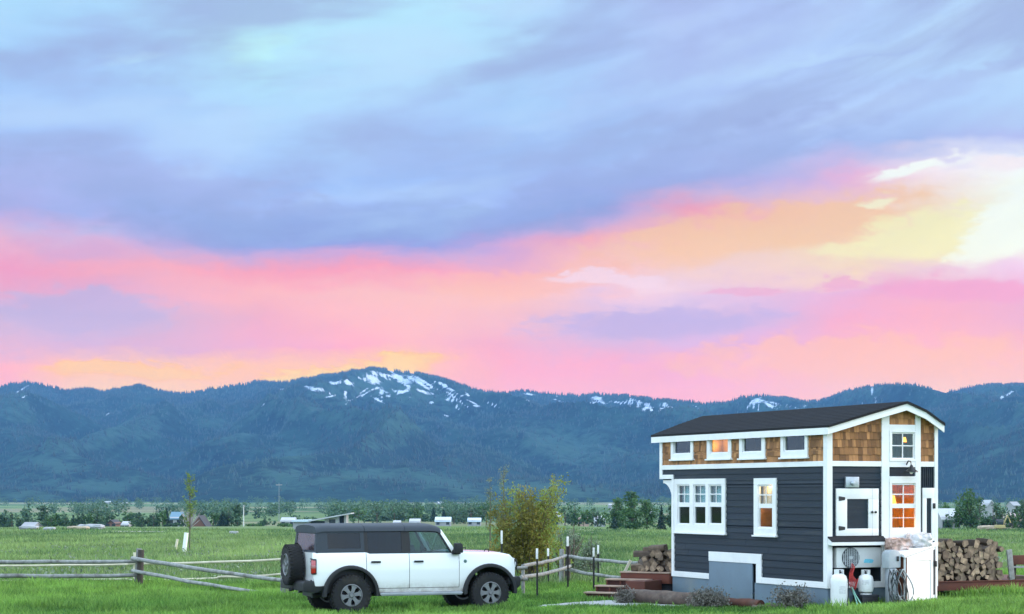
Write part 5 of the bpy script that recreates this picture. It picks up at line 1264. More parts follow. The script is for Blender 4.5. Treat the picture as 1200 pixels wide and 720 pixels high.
# ------------------------------------------------------------------ trees and bushes
LEAF_G = leaf_mat('cottonwood_leaf', (.040, .095, .030), (.085, .175, .055), .25, .3, .25)
LEAF_D = leaf_mat('dark_tree_leaf', (.042, .092, .052), (.09, .165, .082), .2, .35, .2)
LEAF_C = leaf_mat('spruce_needle', (.016, .040, .028), (.036, .075, .045), .1, .3, .3)
LEAF_Y = leaf_mat('yellow_green_leaf', (.10, .17, .035), (.20, .28, .07), .35, .2, .8)
LEAF_O = leaf_mat('olive_willow_leaf', (.115, .110, .024), (.29, .26, .058), .4, .3, 1.2)
LEAF_OG = leaf_mat('green_willow_leaf', (.16, .22, .04), (.34, .42, .10), .4, .25, 1.2)
LEAF_S = leaf_mat('silvery_bush_leaf', (.10, .14, .09), (.24, .29, .20), .25, .3, 1.0)
def crown_points(rn, blobs, n):
    """blobs: (x,y,z,rx,ry,rz); clumped points, denser towards each lobe's skin"""
    b = np.array(blobs); wt = b[:, 3] * b[:, 4] * b[:, 5]; wt = wt ** .8; wt /= wt.sum()
    k = rn.choice(len(b), n // 9, p=wt); d = rn.normal(size=(len(k), 3)); d /= np.linalg.norm(d, axis=1)[:, None]
    r = rn.random(len(k)) ** .45 * 1.05
    C = b[k, :3] + d * r[:, None] * b[k, 3:6]
    j = rn.integers(0, len(C), n); P = C[j] + rn.normal(size=(n, 3)) * (b[k, 3:6][j] * .17)
    cl = rn.random(len(C))[j]
    return P, cl
def lobes(kind, rn):
    """unit tree: height 1, half width 1"""
    L = []
    if kind == 'round':
        for i in range(11): a = rn.uniform(0, 6.28); q = rn.uniform(.15, .62); L.append((q * math.cos(a), q * math.sin(a), rn.uniform(.14, .80), rn.uniform(.28, .42), rn.uniform(.28, .42), rn.uniform(.13, .2)))
        L.append((rn.uniform(-.2, .2), 0, .86, .34, .34, .14)); L.append((0, 0, .45, .75, .75, .36)); L.append((0, 0, .2, .7, .7, .16))
    elif kind == 'tall':
        for i in range(12): z = rn.uniform(.08, .95); a = rn.uniform(0, 6.28); q = rn.uniform(.1, .55) * (1 - abs(z - .5)); L.append((q * math.cos(a), q * math.sin(a), z * .93, .62 * (1.15 - z * .6), .62 * (1.15 - z * .6), .11))
    elif kind == 'bush':
        for i in range(10): a = rn.uniform(0, 6.28); q = rn.uniform(.2, .72); L.append((q * math.cos(a), q * math.sin(a), rn.uniform(.15, .7), rn.uniform(.25, .4), rn.uniform(.25, .4), rn.uniform(.16, .28)))
    elif kind == 'poplar':
        for i in range(9): z = .12 + i * .1; L.append((rn.uniform(-.2, .2), rn.uniform(-.2, .2), z, .75 * math.sin(min(3.0, .6 + z * 2.4)) + .1, .75 * math.sin(min(3.0, .6 + z * 2.4)) + .1, .10))
    return L
PROTO = {}
def tree_meshes(kind, var, m, n, leaf):
    key = (kind, var, m.name, n)
    if key in PROTO: return PROTO[key]
    rn = np.random.default_rng(hash(kind) % 1 + var * 31 + len(kind))
    if kind == 'conifer':
        P = []; cl = []
        for k in range(n):
            z = 1 - rn.random() ** .6 * .93; tier = (z * 9) % 1; rr = (1 - z) * (.55 + .45 * (1 - tier)) + .03; a = rn.uniform(0, 6.28); q = rr * rn.random() ** .4
            P.append((q * math.cos(a), q * math.sin(a), z - .05 * q)); cl.append(tier)
        P = np.array(P); cl = np.array(cl)
    else: P, cl = crown_points(rn, lobes(kind, rn), n)
    P[:, 2] = np.clip(P[:, 2], .02, 1.05)
    PROTO[key] = (P, cl); return PROTO[key]
MESHC = {}
def tree(label, px, top, d, wpx, kind, m, n=700, leaf=None, grp=None, name=None, cat='tree', var=0, base=None):
    p = at(px, top, d); z0 = gz(p.x, d) - .1; h = p.z - z0; hw = wpx * d / F / 2 * 1.2
    leaf = leaf or max(.10, d / F * 2.6)
    t = thing(name or {'conifer': 'conifer_tree', 'bush': 'bush', 'poplar': 'poplar_tree'}.get(kind, 'tree'), label, cat, (p.x, d, z0), random.uniform(0, 6.28), grp)
    P, cl = tree_meshes(kind, var, m, n, leaf)
    Q = P * np.array([hw, hw, h * .97]); tot = int(len(Q))
    foliage('crown', Q, leaf, m, t, var * 7 + int(px) + 500, up=.15, aspect=.7, clump=cl)
    mb = MB(); tr = max(.05, h * .022)
    mb.tube([(0, 0, -.3), (h * .01, 0, h * .3), (0, h * .01, h * .62), (0, 0, h * .9)], [tr, tr * .8, tr * .45, tr * .12], 7)
    rn = random.Random(int(px) + var + 500)
    if kind != 'conifer':
        for k in range(5): a = rn.uniform(0, 6.28); z = h * rn.uniform(.2, .5); mb.tube([(0, 0, z), (hw * .35 * math.cos(a), hw * .35 * math.sin(a), z + h * .15), (hw * .6 * math.cos(a), hw * .6 * math.sin(a), z + h * .3)], [tr * .5, tr * .3, tr * .1], 5)
    mb.build('trunk', BARK, t, smooth=True, angle=60)
    return t
# left tree belt, 520-640 m out
T = [
 ('broad dark tree cut by the left border of the photo', 4, 598, 560, 26, 'round', LEAF_D, 900),
 ('low dark bushy tree left of the grey roofed house', 24, 604, 575, 18, 'bush', LEAF_D, 500),
 ('slim dark conifer behind the grey roofed house', 31, 601, 640, 7, 'conifer', LEAF_C, 400),
 ('tallest dark tree of the left belt, right of the grey roofed house', 51, 590, 560, 20, 'tall', LEAF_D, 1100),
 ('green bushy tree right against the tallest tree of the left belt', 67, 602, 555, 20, 'round', LEAF_G, 700),
 ('lower green shrubby tree in the middle of the left belt', 80, 605, 565, 17, 'bush', LEAF_G, 600),
 ('dark small conifer in the middle of the left belt', 86, 603, 590, 8, 'conifer', LEAF_C, 400),
 ('dark pointed conifer just left of the leafy green tree by the brown cabin', 97, 601, 580, 10, 'conifer', LEAF_C, 500),
 ('tall leafy green tree left of the brown cabin', 114, 594, 570, 24, 'round', LEAF_D, 1000),
 ('low bush under the leafy tree beside the brown cabin', 123, 612, 560, 16, 'bush', LEAF_D, 500),
 ('dark round bush at the left of the blue roofed house', 160, 600, 540, 20, 'round', LEAF_D, 800),
 ('dark bushy tree between the blue roofed house and the round bush', 173, 603, 545, 16, 'bush', LEAF_D, 600),
 ('dark pointed conifer touching the blue roofed house', 195, 594, 560, 11, 'conifer', LEAF_C, 600),
 ('small dark conifer left of the pointed one by the blue roof', 184, 602, 555, 9, 'conifer', LEAF_C, 450),
 ('low bush beneath the blue roofed house', 205, 612, 535, 18, 'bush', LEAF_D, 450),
 ('dark triangular conifer between the dark tent roof and the columnar tree', 261, 599, 545, 22, 'conifer', LEAF_C, 700),
 ('dense columnar dark tree beside the thin white pole', 278, 589, 540, 13, 'poplar', LEAF_D, 900),
 ('low green hedge bush right of the thin white pole', 296, 613, 530, 18, 'bush', LEAF_G, 500),
 ('low green bush in front of the white shed with long roof', 336, 613, 500, 26, 'bush', LEAF_G, 500),
 ('dark hedge bush at the left foot of the slanted roof house', 356, 603, 700, 34, 'bush', LEAF_D, 700),
 # middle belt seen over the car roof
 ('dark grey tree clump behind the car roof, leftmost', 434, 603, 760, 22, 'bush', LEAF_D, 500),
 ('dark grey tree clump above the rear door of the car', 452, 601, 780, 24, 'round', LEAF_D, 600),
 ('bushy dark tree above the front door of the car', 474, 600, 760, 26, 'bush', LEAF_D, 600),
 ('dark conifer above the front door of the car, taller than its neighbours', 508, 594, 780, 9, 'conifer', LEAF_C, 450),
 ('second dark conifer just right behind the pale blue roof', 520, 597, 790, 9, 'conifer', LEAF_C, 450),
 ('round dark tree behind the pale blue roofed house', 496, 601, 800, 22, 'round', LEAF_D, 600),
 ('large dark round tree right of the pale blue roofed house', 543, 594, 720, 26, 'round', LEAF_D, 900),
 ('dark round tree against the left edge of the olive bush', 561, 594, 730, 22, 'round', LEAF_D, 800),
 ('dark conifer showing beside the top right of the olive bush', 649, 589, 640, 11, 'conifer', LEAF_C, 600),
 ('wide spreading green tree right of the olive bush', 673, 588, 600, 30, 'round', LEAF_G, 800),
 ('dark round tree between the pinkish house and the white roof', 694, 594, 610, 20, 'round', LEAF_D, 700),
 ('big dense green tree left of the tiny house, its tallest middle crown', 741, 571, 420, 30, 'tall', LEAF_G, 2600),
 ('dense green crown making the left shoulder of the big tree beside the tiny house', 722, 582, 425, 32, 'round', LEAF_G, 1700),
 ('dense green crown making the right shoulder of the big tree beside the tiny house', 758, 582, 425, 26, 'round', LEAF_G, 1500),
 ('dark conifer low under the big green tree', 720, 605, 410, 12, 'conifer', LEAF_C, 600),
 ('small dark conifer between the big green tree and the tiny house', 775, 592, 430, 13, 'conifer', LEAF_C, 700),
 ('green tree half hidden by the left wall of the tiny house', 788, 583, 420, 20, 'tall', LEAF_D, 1100),
 # right side
 ('large dense round tree right of the tiny house', 1137, 570, 400, 38, 'round', LEAF_G, 3000),
 ('green tree showing just past the right corner of the tiny house', 1106, 586, 440, 24, 'round', LEAF_G, 1200),
 ('round tree in the middle of the right field edge', 1172, 585, 405, 22, 'round', LEAF_D, 1200),
 ('dark tree cut by the right border of the photo', 1200, 583, 400, 24, 'round', LEAF_D, 1400),
 ('low dark bush joining the two round trees on the right', 1154, 600, 398, 22, 'bush', LEAF_D, 900)]
for i, (lab, px, top, d, w, kind, m, n) in enumerate(T):
    tree(lab, px, top, d, w, kind, m, n, grp='trees far across the meadow', var=i)
hp = [(p, d, h, w) for p, d, h, w in [(-14, 560, 5, 20), (14, 545, 5, 16), (38, 560, 4, 16), (60, 548, 4, 16), (76, 552, 5, 16), (92, 556, 5, 16), (104, 548, 4, 14), (128, 575, 5, 16), (140, 580, 4, 16), (150, 575, 6, 14), (166, 528, 4, 16), (180, 535, 5, 15), (190, 532, 5, 13), (214, 545, 4, 14), (236, 560, 6, 16), (250, 540, 5, 14), (268, 545, 6, 14), (312, 560, 3, 20), (420, 700, 7, 22), (442, 720, 8, 20), (462, 740, 8, 20), (486, 740, 8, 22), (532, 700, 7, 18), (552, 690, 8, 18), (570, 680, 9, 20), (645, 600, 7, 18), (662, 560, 8, 22), (684, 560, 6, 20), (700, 540, 6, 18), (1112, 415, 5, 14), (1124, 400, 5, 14), (1148, 395, 6, 18), (1164, 398, 6, 14), (1186, 395, 5, 18), (1210, 395, 7, 20)]]
for i, (px, d, h, w) in enumerate(hp):
    z = gz((px - 600) * d / F, d); tree('low dark bush in the broken hedge row along the far edge of the meadow', px, HY - (z + h - CAMZ) * F / d, d, w, 'bush', LEAF_D if i % 3 else LEAF_G, 420, grp='hedge bushes along the meadow edge', var=i % 6)
# tree belts so far that they read as one mass
def far_belts():
    pts = []
    for (p0, p1, d0, d1, n, h0, h1) in ((-150, 60, 760, 900, 70, 5, 9), (60, 340, 900, 1500, 120, 5, 10), (340, 620, 860, 1300, 240, 6, 10), (600, 800, 760, 1100, 160, 5, 10), (1080, 1350, 520, 800, 110, 4, 7), (-150, 1350, 1500, 3000, 700, 7, 13)):
        for k in range(n):
            d = RNG.uniform(d0, d1); px = RNG.uniform(p0, p1)
            if vnoise(px * .03, d * .004, 8) < .50: continue
            h = RNG.uniform(h0, h1); x = (px - 600) * d / F; z = gz(x, d); w = h * RNG.uniform(.35, .6)
            m = 110; a = RNG.normal(size=(m, 3)); a /= np.linalg.norm(a, axis=1)[:, None]; a *= (RNG.random(m) ** .4)[:, None]
            pts.append(np.stack([x + a[:, 0] * w, d + a[:, 1] * w, z + h * .46 + a[:, 2] * h * .5], 1))
    P = np.concatenate(pts); o = foliage('far_trees', P, 1.15, LEAF_D, None, 5, aspect=.8)
    tag(o, 'hazy belts of trees across the far valley floor', 'trees', kind='stuff')
far_belts()
# olive willow bush behind the fence corner
def willow():
    d = 56.0; c = at(618, 680, d); z0 = gz(c.x, d)
    t = thing('willow_bush', 'large olive brown bush behind the front end of the car', 'bush', (c.x, d, z0))
    rn = np.random.default_rng(2); mb = MB(); ends = []
    k_ = d / F
    tips = [(-22, 573, 1), (-30, 592, 0), (-40, 600, 0), (-34, 622, 0), (-8, 578, 0), (2, 576, 0), (12, 580, 1), (24, 578, 1), (33, 568, 1), (38, 566, 1), (22, 592, 0), (34, 604, 1), (10, 600, 0), (-12, 604, 0), (28, 628, 1), (-26, 646, 0), (-4, 620, 0), (18, 640, 0), (-40, 640, 0), (0, 590, 0), (-16, 586, 0), (30, 585, 1), (8, 612, 0), (-24, 612, 0), (36, 622, 1), (-32, 606, 0)]
    olive = []; green = []
    for (dx, y, gflag) in tips + tips[:12]:
        tip = Vector((dx * .9 * k_ + rn.normal() * .05, rn.uniform(-.7, .7), at(618, y, d).z - z0 + rn.normal() * .05)); b = Vector((rn.normal() * .18, rn.normal() * .18, -.1))
        mid = b.lerp(tip, .5) + Vector((tip.x * .10, tip.y * .1, .1)); pts = [b, mid, tip]
        mb.tube(pts, [.022, .014, .004], 5)
        for s in np.linspace(.34, 1, 12):
            cc = rn.normal(size=(8, 3)) * np.array([.21, .21, .17]) * (1.2 - .6 * s)
            q = (b * (1 - s) + mid * s) * (1 - s) + (mid * (1 - s) + tip * s) * s
            for j in range(30):
                p = np.array(q) + cc[j // 6] + rn.normal(size=3) * .05
                if p[2] > .05: (green if (gflag and s > .35 and rn.random() < .8) else olive).append(p)
    mb.build('stem', BARK, t, smooth=True, angle=60)
    foliage('leaves', np.array(olive), .085, LEAF_O, t, 3, up=.2, aspect=.5); foliage('leaves', np.array(green), .085, LEAF_OG, t, 4, up=.5, aspect=.4)
willow()
tree('silvery green weedy bush behind the zigzag fence corner', 672, 606, 62, 40, 'bush', LEAF_S, 2600, leaf=.07, var=3, grp='bushes behind the zigzag fence')
tree('lower pale green bush right of the silvery one by the fence', 693, 622, 64, 34, 'bush', LEAF_S, 1800, leaf=.07, var=4, grp='bushes behind the zigzag fence')
tree('green leafy bush between the olive bush and the silvery one', 655, 618, 60, 30, 'bush', LEAF_OG, 1800, leaf=.07, var=5, grp='bushes behind the zigzag fence')
tree('low olive scrub at the left foot of the big olive bush', 577, 634, 66, 26, 'bush', LEAF_O, 1500, leaf=.07, var=6, grp='bushes behind the zigzag fence')
def sapling(label, px, top, base_d, wpx, m, n, var, leaf, trunk=True):
    d = base_d; p = at(px, top, d); z0 = gz(p.x, d); h = p.z - z0; hw = wpx * d / F / 2; rn = np.random.default_rng(var)
    t = thing('sapling', label, 'tree', (p.x, d, z0)); mb = MB(); mb.tube([(0, 0, -.1), (.04, 0, h * .5), (0, 0, h)], [h * .010, h * .007, .006], 6); P = []
    for k in range(34):
        z = h * rn.uniform(.28, .98); a = rn.uniform(0, 6.28); L = hw * rn.uniform(.4, 1.1) * (1.2 - .6 * z / h); e = Vector((math.cos(a) * L, math.sin(a) * L, z + L * 1.1)); mb.tube([(0, 0, z), e], [.012, .004], 4)
        for j in range(n // 34): s = rn.uniform(.25, 1.1); P.append(np.array(Vector((0, 0, z)).lerp(e, s)) + rn.normal(size=3) * hw * .12)
    mb.build('trunk', BARK, t); foliage('leaves', np.array(P), leaf, m, t, var, up=.3)
sapling('tall thin yellow green sapling rising behind the white leaning post', 222, 556, 116, 20, LEAF_Y, 620, 12, .12)
sapling('sparse tall sapling fading against the mountain behind the olive bush', 590, 545, 110, 26, LEAF_S, 560, 14, .10)
sapling('second sparse sapling left of the olive bush top', 574, 560, 112, 16, LEAF_S, 320, 15, .10)
# bare twiggy shrub by the dark roof
t = thing('bare_shrub', 'greyish bare twiggy shrub in front of the dark tent shaped roof', 'shrub', (at(222, 612, 470).x, 470, gz(at(222, 612, 470).x, 470)))
mb = MB(); rn = random.Random(5)
for k in range(60): a = rn.uniform(0, 6.28); mb.tube([(0, 0, 0), (2.6 * math.cos(a) * rn.random(), 2.6 * math.sin(a), rn.uniform(2, 5))], [.10, .03], 4)
mb.build('twigs', mat('grey_twigs', (.30, .28, .27), .9), t)

# ------------------------------------------------------------------ houses across the valley
def bmat(n, c): return mat(n, c, .7, var=.12, scale=.4)
W_ = bmat('pale_house_wall', (.30, .31, .32)); BR = bmat('brown_house_wall', (.16, .075, .05)); GRY = bmat('grey_house_wall', (.30, .31, .32)); TAN = bmat('tan_house_wall', (.40, .28, .22))
RW = bmat('white_metal_roof', (.40, .42, .44)); RD = bmat('dark_roof', (.03, .03, .035)); RG = bmat('grey_roof', (.26, .27, .29)); RB = bmat('blue_metal_roof', (.10, .20, .27)); RPB = bmat('pale_blue_roof', (.50, .62, .70)); RP = bmat('pinkish_roof', (.45, .34, .32))
WIN = mat('far_window', (.03, .04, .05), .15)
def far_house(label, x0, x1, ytop, yeave, d, wm, rm, depth=8, gable=False, cat='house', name='far_house', windows=2, rz=0.0, grp=None):
    a, b = at(x0, yeave, d), at(x1, yeave, d); ztop = at(x0, ytop, d).z; c = (a.x + b.x) / 2; hw = (b.x - a.x) / 2
    z0 = min(gz(c, d), a.z - 1.2); t = thing(name, label, cat, (c, d, z0), rz, grp or 'houses across the valley')
    he = a.z - z0; ht = ztop - z0; D = depth / 2
    mb = MB(); k = .93
    if gable: mb.prism([(-hw * k, -.5), (hw * k, -.5), (hw * k, he), (0, ht - .25), (-hw * k, he)], 'y', -D, D)
    else: mb.prism([(-D, -.5), (D, -.5), (D, he), (0, ht - .25), (-D, he)], 'x', -hw * k, hw * k)
    wall = mb.build('wall', wm, t)
    mb = MB(); o = .35
    if gable: mb.add([(-hw, -D - o, he - .2), (0, -D - o, ht), (hw, -D - o, he - .2), (-hw, D + o, he - .2), (0, D + o, ht), (hw, D + o, he - .2)] + [(-hw, -D - o, he - .45), (0, -D - o, ht - .3), (hw, -D - o, he - .45), (-hw, D + o, he - .45), (0, D + o, ht - .3), (hw, D + o, he - .45)], [(0, 1, 4, 3), (1, 2, 5, 4), (6, 9, 10, 7), (7, 10, 11, 8), (0, 6, 7, 1), (1, 7, 8, 2), (3, 4, 10, 9), (4, 5, 11, 10), (0, 3, 9, 6), (2, 8, 11, 5)])
    else: mb.prism([(-D - o, he - .2), (0, ht), (D + o, he - .2), (D + o, he - .45), (0, ht - .3), (-D - o, he - .45)], 'x', -hw, hw)
    mb.build('roof', rm, t)
    for i in range(windows):
        x = -hw * .6 + hw * 1.2 * i / max(1, windows - 1) if windows > 1 else 0
        mb = MB(); mb.box(x - .5, x + .5, -D - .05, -D + .02, he * .3, min(he * .85, he * .3 + 1.3)); mb.build('window', WIN, t)
    return t
for a in [
 ('low house with grey roof among the trees at far left', 29, 45, 612, 616, 545, GRY, RG, 9),
 ('small brown cabin with dark gabled roof in the left tree belt', 128, 139, 609, 613, 555, BR, RD, 9, True),
 ('little white shed right of the brown cabin', 144, 153, 611, 614, 550, W_, RW, 6),
 ('house with bright blue metal roof among dark trees', 201, 215, 600, 607, 580, GRY, RB, 9),
 ('dark tent shaped roof right of the thin sapling', 226, 246, 604, 617, 530, BR, RD, 10, True),
 ('long pale roofed shed left of the slanted roof house', 330, 347, 606.5, 610, 640, W_, RW, 8),
 ('small white building above the rear window of the car', 461, 470, 610, 612, 640, W_, RW, 6),
 ('white farm building above the front door of the car', 480, 493, 608, 611, 640, W_, RW, 8),
 ('pale blue roofed house right of the car roof', 510, 529, 606, 610, 640, W_, RPB, 9),
 ('low pale house among bushes left of the olive bush', 548, 564, 607, 610, 640, W_, RPB, 8),
 ('grey roofed house peeking right of the olive bush', 641, 657, 600, 605, 680, GRY, RG, 9),
 ('pinkish house left of the big green tree', 677, 690, 603, 607, 600, TAN, RP, 8, True),
 ('white roofed barn touching the big green tree', 696, 709, 605, 609, 580, W_, RW, 9),
 ('pale house with broad grey roof right beside the tiny house corner', 1097, 1120, 596, 607, 420, W_, bmat('pale_grey_shingle_roof', (.40, .42, .42)), 10),
 ('white gabled house between the round trees on the right', 1153, 1162, 586, 591, 520, W_, RW, 8, True),
 ('brownish gabled house near the right border', 1181, 1194, 601, 606, 430, TAN, RP, 9, True),
 ('pale distant house behind the right trees', 1183, 1192, 588, 592, 640, W_, RG, 9)]: far_house(*a)
for lab, x0, x1, y, d in (('long white farm building at the foot of the left slope', 122, 130, 587.4, 2900), ('smallest white building right of the long white farm building', 136, 138, 587.2, 2900), ('low white roof right of the smallest white building', 144, 149, 588.3, 2850), ('long white barn at the foot of the slope above the car', 512, 521, 588.2, 2900),
                          ('white speck of a barn left of the slanted roof house', 317, 321, 594.5, 2000), ('second white speck of a barn nearer the slanted roof', 325, 329, 594.5, 2000), ('pale barn above the slanted roof house', 373, 377, 594.6, 1900), ('white cottage on the valley floor left of the big green tree', 713, 717, 590.5, 1500), ('white cottage right of the big green tree', 761, 764, 596, 1100), ('tiny white barn left of the two white specks', 306, 309, 595, 1900)):
    far_house(lab, x0, x1, y, y + 1.3, d, W_, RW, 9, windows=0, cat='barn', name='far_barn')
# modern house with one slanted roof
d = 430; c = at(390, 616, d); z0 = gz(c.x, d) - .5; t = thing('modern_house', 'modern white house with one long slanted roof behind the car', 'house', (c.x, d, z0), 0)
X = lambda px: at(px, 600, d).x - c.x; Zp = lambda y: at(390, y, d).z - z0
mb = MB()
for a, b in ((382, 387), (394.5, 399), (404.5, 407)):
    mb = MB(); mb.prism([(X(a), 0), (X(b), 0), (X(b), Zp(607.2 - (b - 382) * .19)), (X(a), Zp(607.2 - (a - 382) * .19))], 'y', -3, 3); mb.build('wall', W_, t)
mb = MB(); mb.box(X(387), X(394.5), -2.9, 3, 0, Zp(614.5)); mb.build('wall', W_, t); mb = MB(); mb.box(X(387), X(394.5), -2.95, 3, Zp(608.6), Zp(605.6)); mb.build('wall', W_, t)
mb = MB(); mb.box(X(366), X(382), -2.5, 3, 0, Zp(610.8)); mb.build('wall', bmat('dark_porch_wall', (.03, .04, .05)), t); mb = MB(); mb.box(X(399), X(404.5), -1.5, 3, 0, Zp(604.5)); mb.build('wall', bmat('dark_house_wall', (.03, .04, .05)), t)
mb = MB(); mb.box(X(387) , X(394.5), -2.6, -2.5, Zp(614.5), Zp(608.5)); mb.build('window', WIN, t)
mb = MB(); mb.prism([(X(364), Zp(611.2)), (X(413), Zp(602.4)), (X(413), Zp(601)), (X(364), Zp(609.6))], 'y', -4.5, 4.5); mb.build('roof', RW, t)
mb = MB(); mb.prism([(X(344), Zp(611.5)), (X(366), Zp(611.5)), (X(366), Zp(609.2)), (X(344), Zp(609.6))], 'y', -3.5, 3.5); mb.build('roof', RPB, t)
mb = MB(); mb.box(X(345), X(365), -2.8, 3, 0, Zp(611.6)); mb.build('wall', GRY, t)
# poles
for lab, px, yt, d, r in (('thin white flag pole beside the columnar dark tree', 285.5, 594, 520, .16), ('tall faint utility pole rising from the valley floor left of the car', 327, 566, 820, .12)):
    p = at(px, yt, d); t = thing('utility_pole' if 'utility' in lab else 'flag_pole', lab, 'pole', (p.x, d, gz(p.x, d))); h = p.z - gz(p.x, d)
    mb = MB(); mb.tube([(0, 0, -.3), (0, 0, h)], [r, r * .7], 8); mb.build('shaft', mat('pale_pole', (.50, .52, .50) if 'flag' in lab else (.20, .23, .25), .7), t)
    if 'utility' in lab: mb = MB(); mb.box(-1.3, 1.3, -.12, -.0, h - 1.0, h - .75); mb.build('crossarm', mat('pole_arm', (.35, .33, .30), .8), t)
    else: mb = MB(); mb.lathe([(.001, h + .4), (.2, h + .3), (.25, h + .15), (.2, h), (.001, h - .02)], 10); mb.build('finial', W_, t)
# light strip of farm track and a pale board fence
def strip(name, px0, px1, d, w, m, h=.03):
    xs = np.linspace(at(px0, 0, d).x, at(px1, 0, d).x, 40); V = []
    for x in xs:
        for q in (0, w): V.append((x, d + q, gz(x, d + q) + .12))
    f, s = grid(None, len(xs), 2); return tag(np_mesh(name, np.array(V), f, s, m), kind='structure')
TRACK = mat('dry_track', (.40, .38, .33), .9, var=.2, scale=.3)
strip('dirt_road', 118, 185, 300, 9, TRACK); strip('dirt_road', 505, 604, 345, 9, TRACK)
# clutter at the field's far edge
def clutter(name, label, px, y, d, sx, sz, m, cat, seed):
    p = at(px, y, d); t = thing(name, label, cat, (p.x, d, gz(p.x, d))); lumpy('body', sx, sx * .8, max(sz, p.z - t.location.z), m, t, seed, sx * .04); return t
DIRT = mat('bare_earth', (.34, .28, .20), .95, var=.3, scale=.8)
for nm, lab, px, y, d, sx, sz, m, cat in (('hay_cover', 'white wrapped bale at the far edge of the left meadow', 34, 622, 330, 3.0, .5, W_, 'bale'), ('hay_cover', 'small round white bale right of the larger wrapped one', 58, 623, 320, 1.8, .5, W_, 'bale'), ('parked_trailer', 'white low trailer parked under the left tree belt', 107, 621, 340, 4.2, .8, W_, 'trailer'),
                                            ('earth_pile', 'pale earth pile beside the white low trailer', 92, 623, 330, 3.4, .5, DIRT, 'pile'), ('hay_cover', 'white bale lying in the meadow right of the leaning post', 274, 625, 280, 1.2, .5, W_, 'bale'), ('earth_pile', 'bare earth mound at the right field edge', 1162, 616.5, 330, 4.2, .6, DIRT, 'pile')):
    clutter(nm, lab, px, y, d, sx, sz, m, cat, px * .13)
YEL = mat('faded_yellow_paint', (.42, .34, .14), .5, var=.2)
p = at(1173, 616, 325); t = thing('digger', 'small yellow digger with raised arm at the right field edge', 'digger', (p.x, 325, gz(p.x, 325)))
mb = MB(); mb.box(-1.0, .6, -.6, .6, .4, 1.0); mb.build('body', YEL, t, bevel=.08); mb = MB(); mb.box(-.7, .3, -.5, .5, 1.0, 1.9); mb.build('cab', WIN, t, bevel=.05)
mb = MB(); mb.tube([(.3, 0, .9), (1.1, 0, 2.6), (1.6, 0, 1.3)], [.14, .12, .10], 6); mb.build('arm', YEL, t); mb = MB(); mb.prism([(1.35, .8), (1.8, .8), (1.75, 1.35), (1.45, 1.35)], 'y', -.3, .3); mb.build('bucket', TRIMB, t)
for s in (-.5, .5): mb = MB(); mb.prism([(-1.1, .1), (-.9, 0), (.6, 0), (.8, .1), (.8, .35), (.6, .45), (-.9, .45), (-1.1, .35)], 'y', s - .15, s + .15); mb.build('track', TRIMB, t)
# ------------------------------------------------------------------ grass
SUVP = [SO + Vector((x * PC - y * PS, x * PS + y * PC, 0)) for x, y in ((-.75, -.72), (3.5, -.72), (3.5, .9), (-.75, .9))]
HOUSEP = [HL(-.03, -.03), HL(HW + .03, -.03), HL(HW + .03, HLN), HL(-.03, HLN)]
BOXP = [HL(q.x, q.y) for q in (BL, FL, FR)]
DECKP = [HL(2.65, .5), HL(6.6, .5), HL(6.6, 2.8), HL(2.65, 2.8)]
STEPP = [A[0] + ndir * 1.1 - tdir * .55, A[1] + ndir * .95, A[1], A[0]]
WHEELS = [(SO + Vector((cx * PC - s * PS, cx * PS + s * PC, 0))) for cx in (0, WB) for s in (-.81, .81)]
def blocked(x, y):
    b = np.zeros(len(x), bool)
    for P in (SUVP, HOUSEP, BOXP, DECKP, STEPP, [Vector((q.x, q.y, 0)) for q in A]): b |= inpoly(x, y, [(p.x, p.y) for p in P])
    gp = [tuple(np.array(cen) + (np.array(q) - cen) * .93) for q in GP]
    b |= inpoly(x, y, gp) & (RNG.random(len(x)) < .985)
    for w in WHEELS: b |= (x - w.x) ** 2 + (y - w.y) ** 2 < .3 ** 2
    return b
def blades(x, y, h, wd, lean, name, m, tint, segs=2):
    n = len(x); z = ground_z(x, y) - .01; a = RNG.uniform(0, 6.28, n); la = RNG.uniform(0, 6.28, n)
    dx, dy = np.cos(a) * wd * .5, np.sin(a) * wd * .5; L = lean * h * RNG.random(n); lx, ly = np.cos(la) * L, np.sin(la) * L
    v0 = np.stack([x - dx, y - dy, z], 1); v1 = np.stack([x + dx, y + dy, z], 1)
    v2 = np.stack([x - dx * .75 + lx * .35, y - dy * .75 + ly * .35, z + h * .58], 1); v3 = np.stack([x + dx * .75 + lx * .35, y + dy * .75 + ly * .35, z + h * .58], 1)
    v4 = np.stack([x + lx, y + ly, z + h], 1)
    V = np.stack([v0, v1, v3, v2, v4], 1).reshape(-1, 3); o = np.arange(n)[:, None] * 5
    f = (o + np.array([[0, 1, 2, 3, 3, 2, 4]])).ravel(); s = np.tile([4, 3], n)
    return np_mesh(name, V, f, s, m, tint=np.repeat(tint, 2))
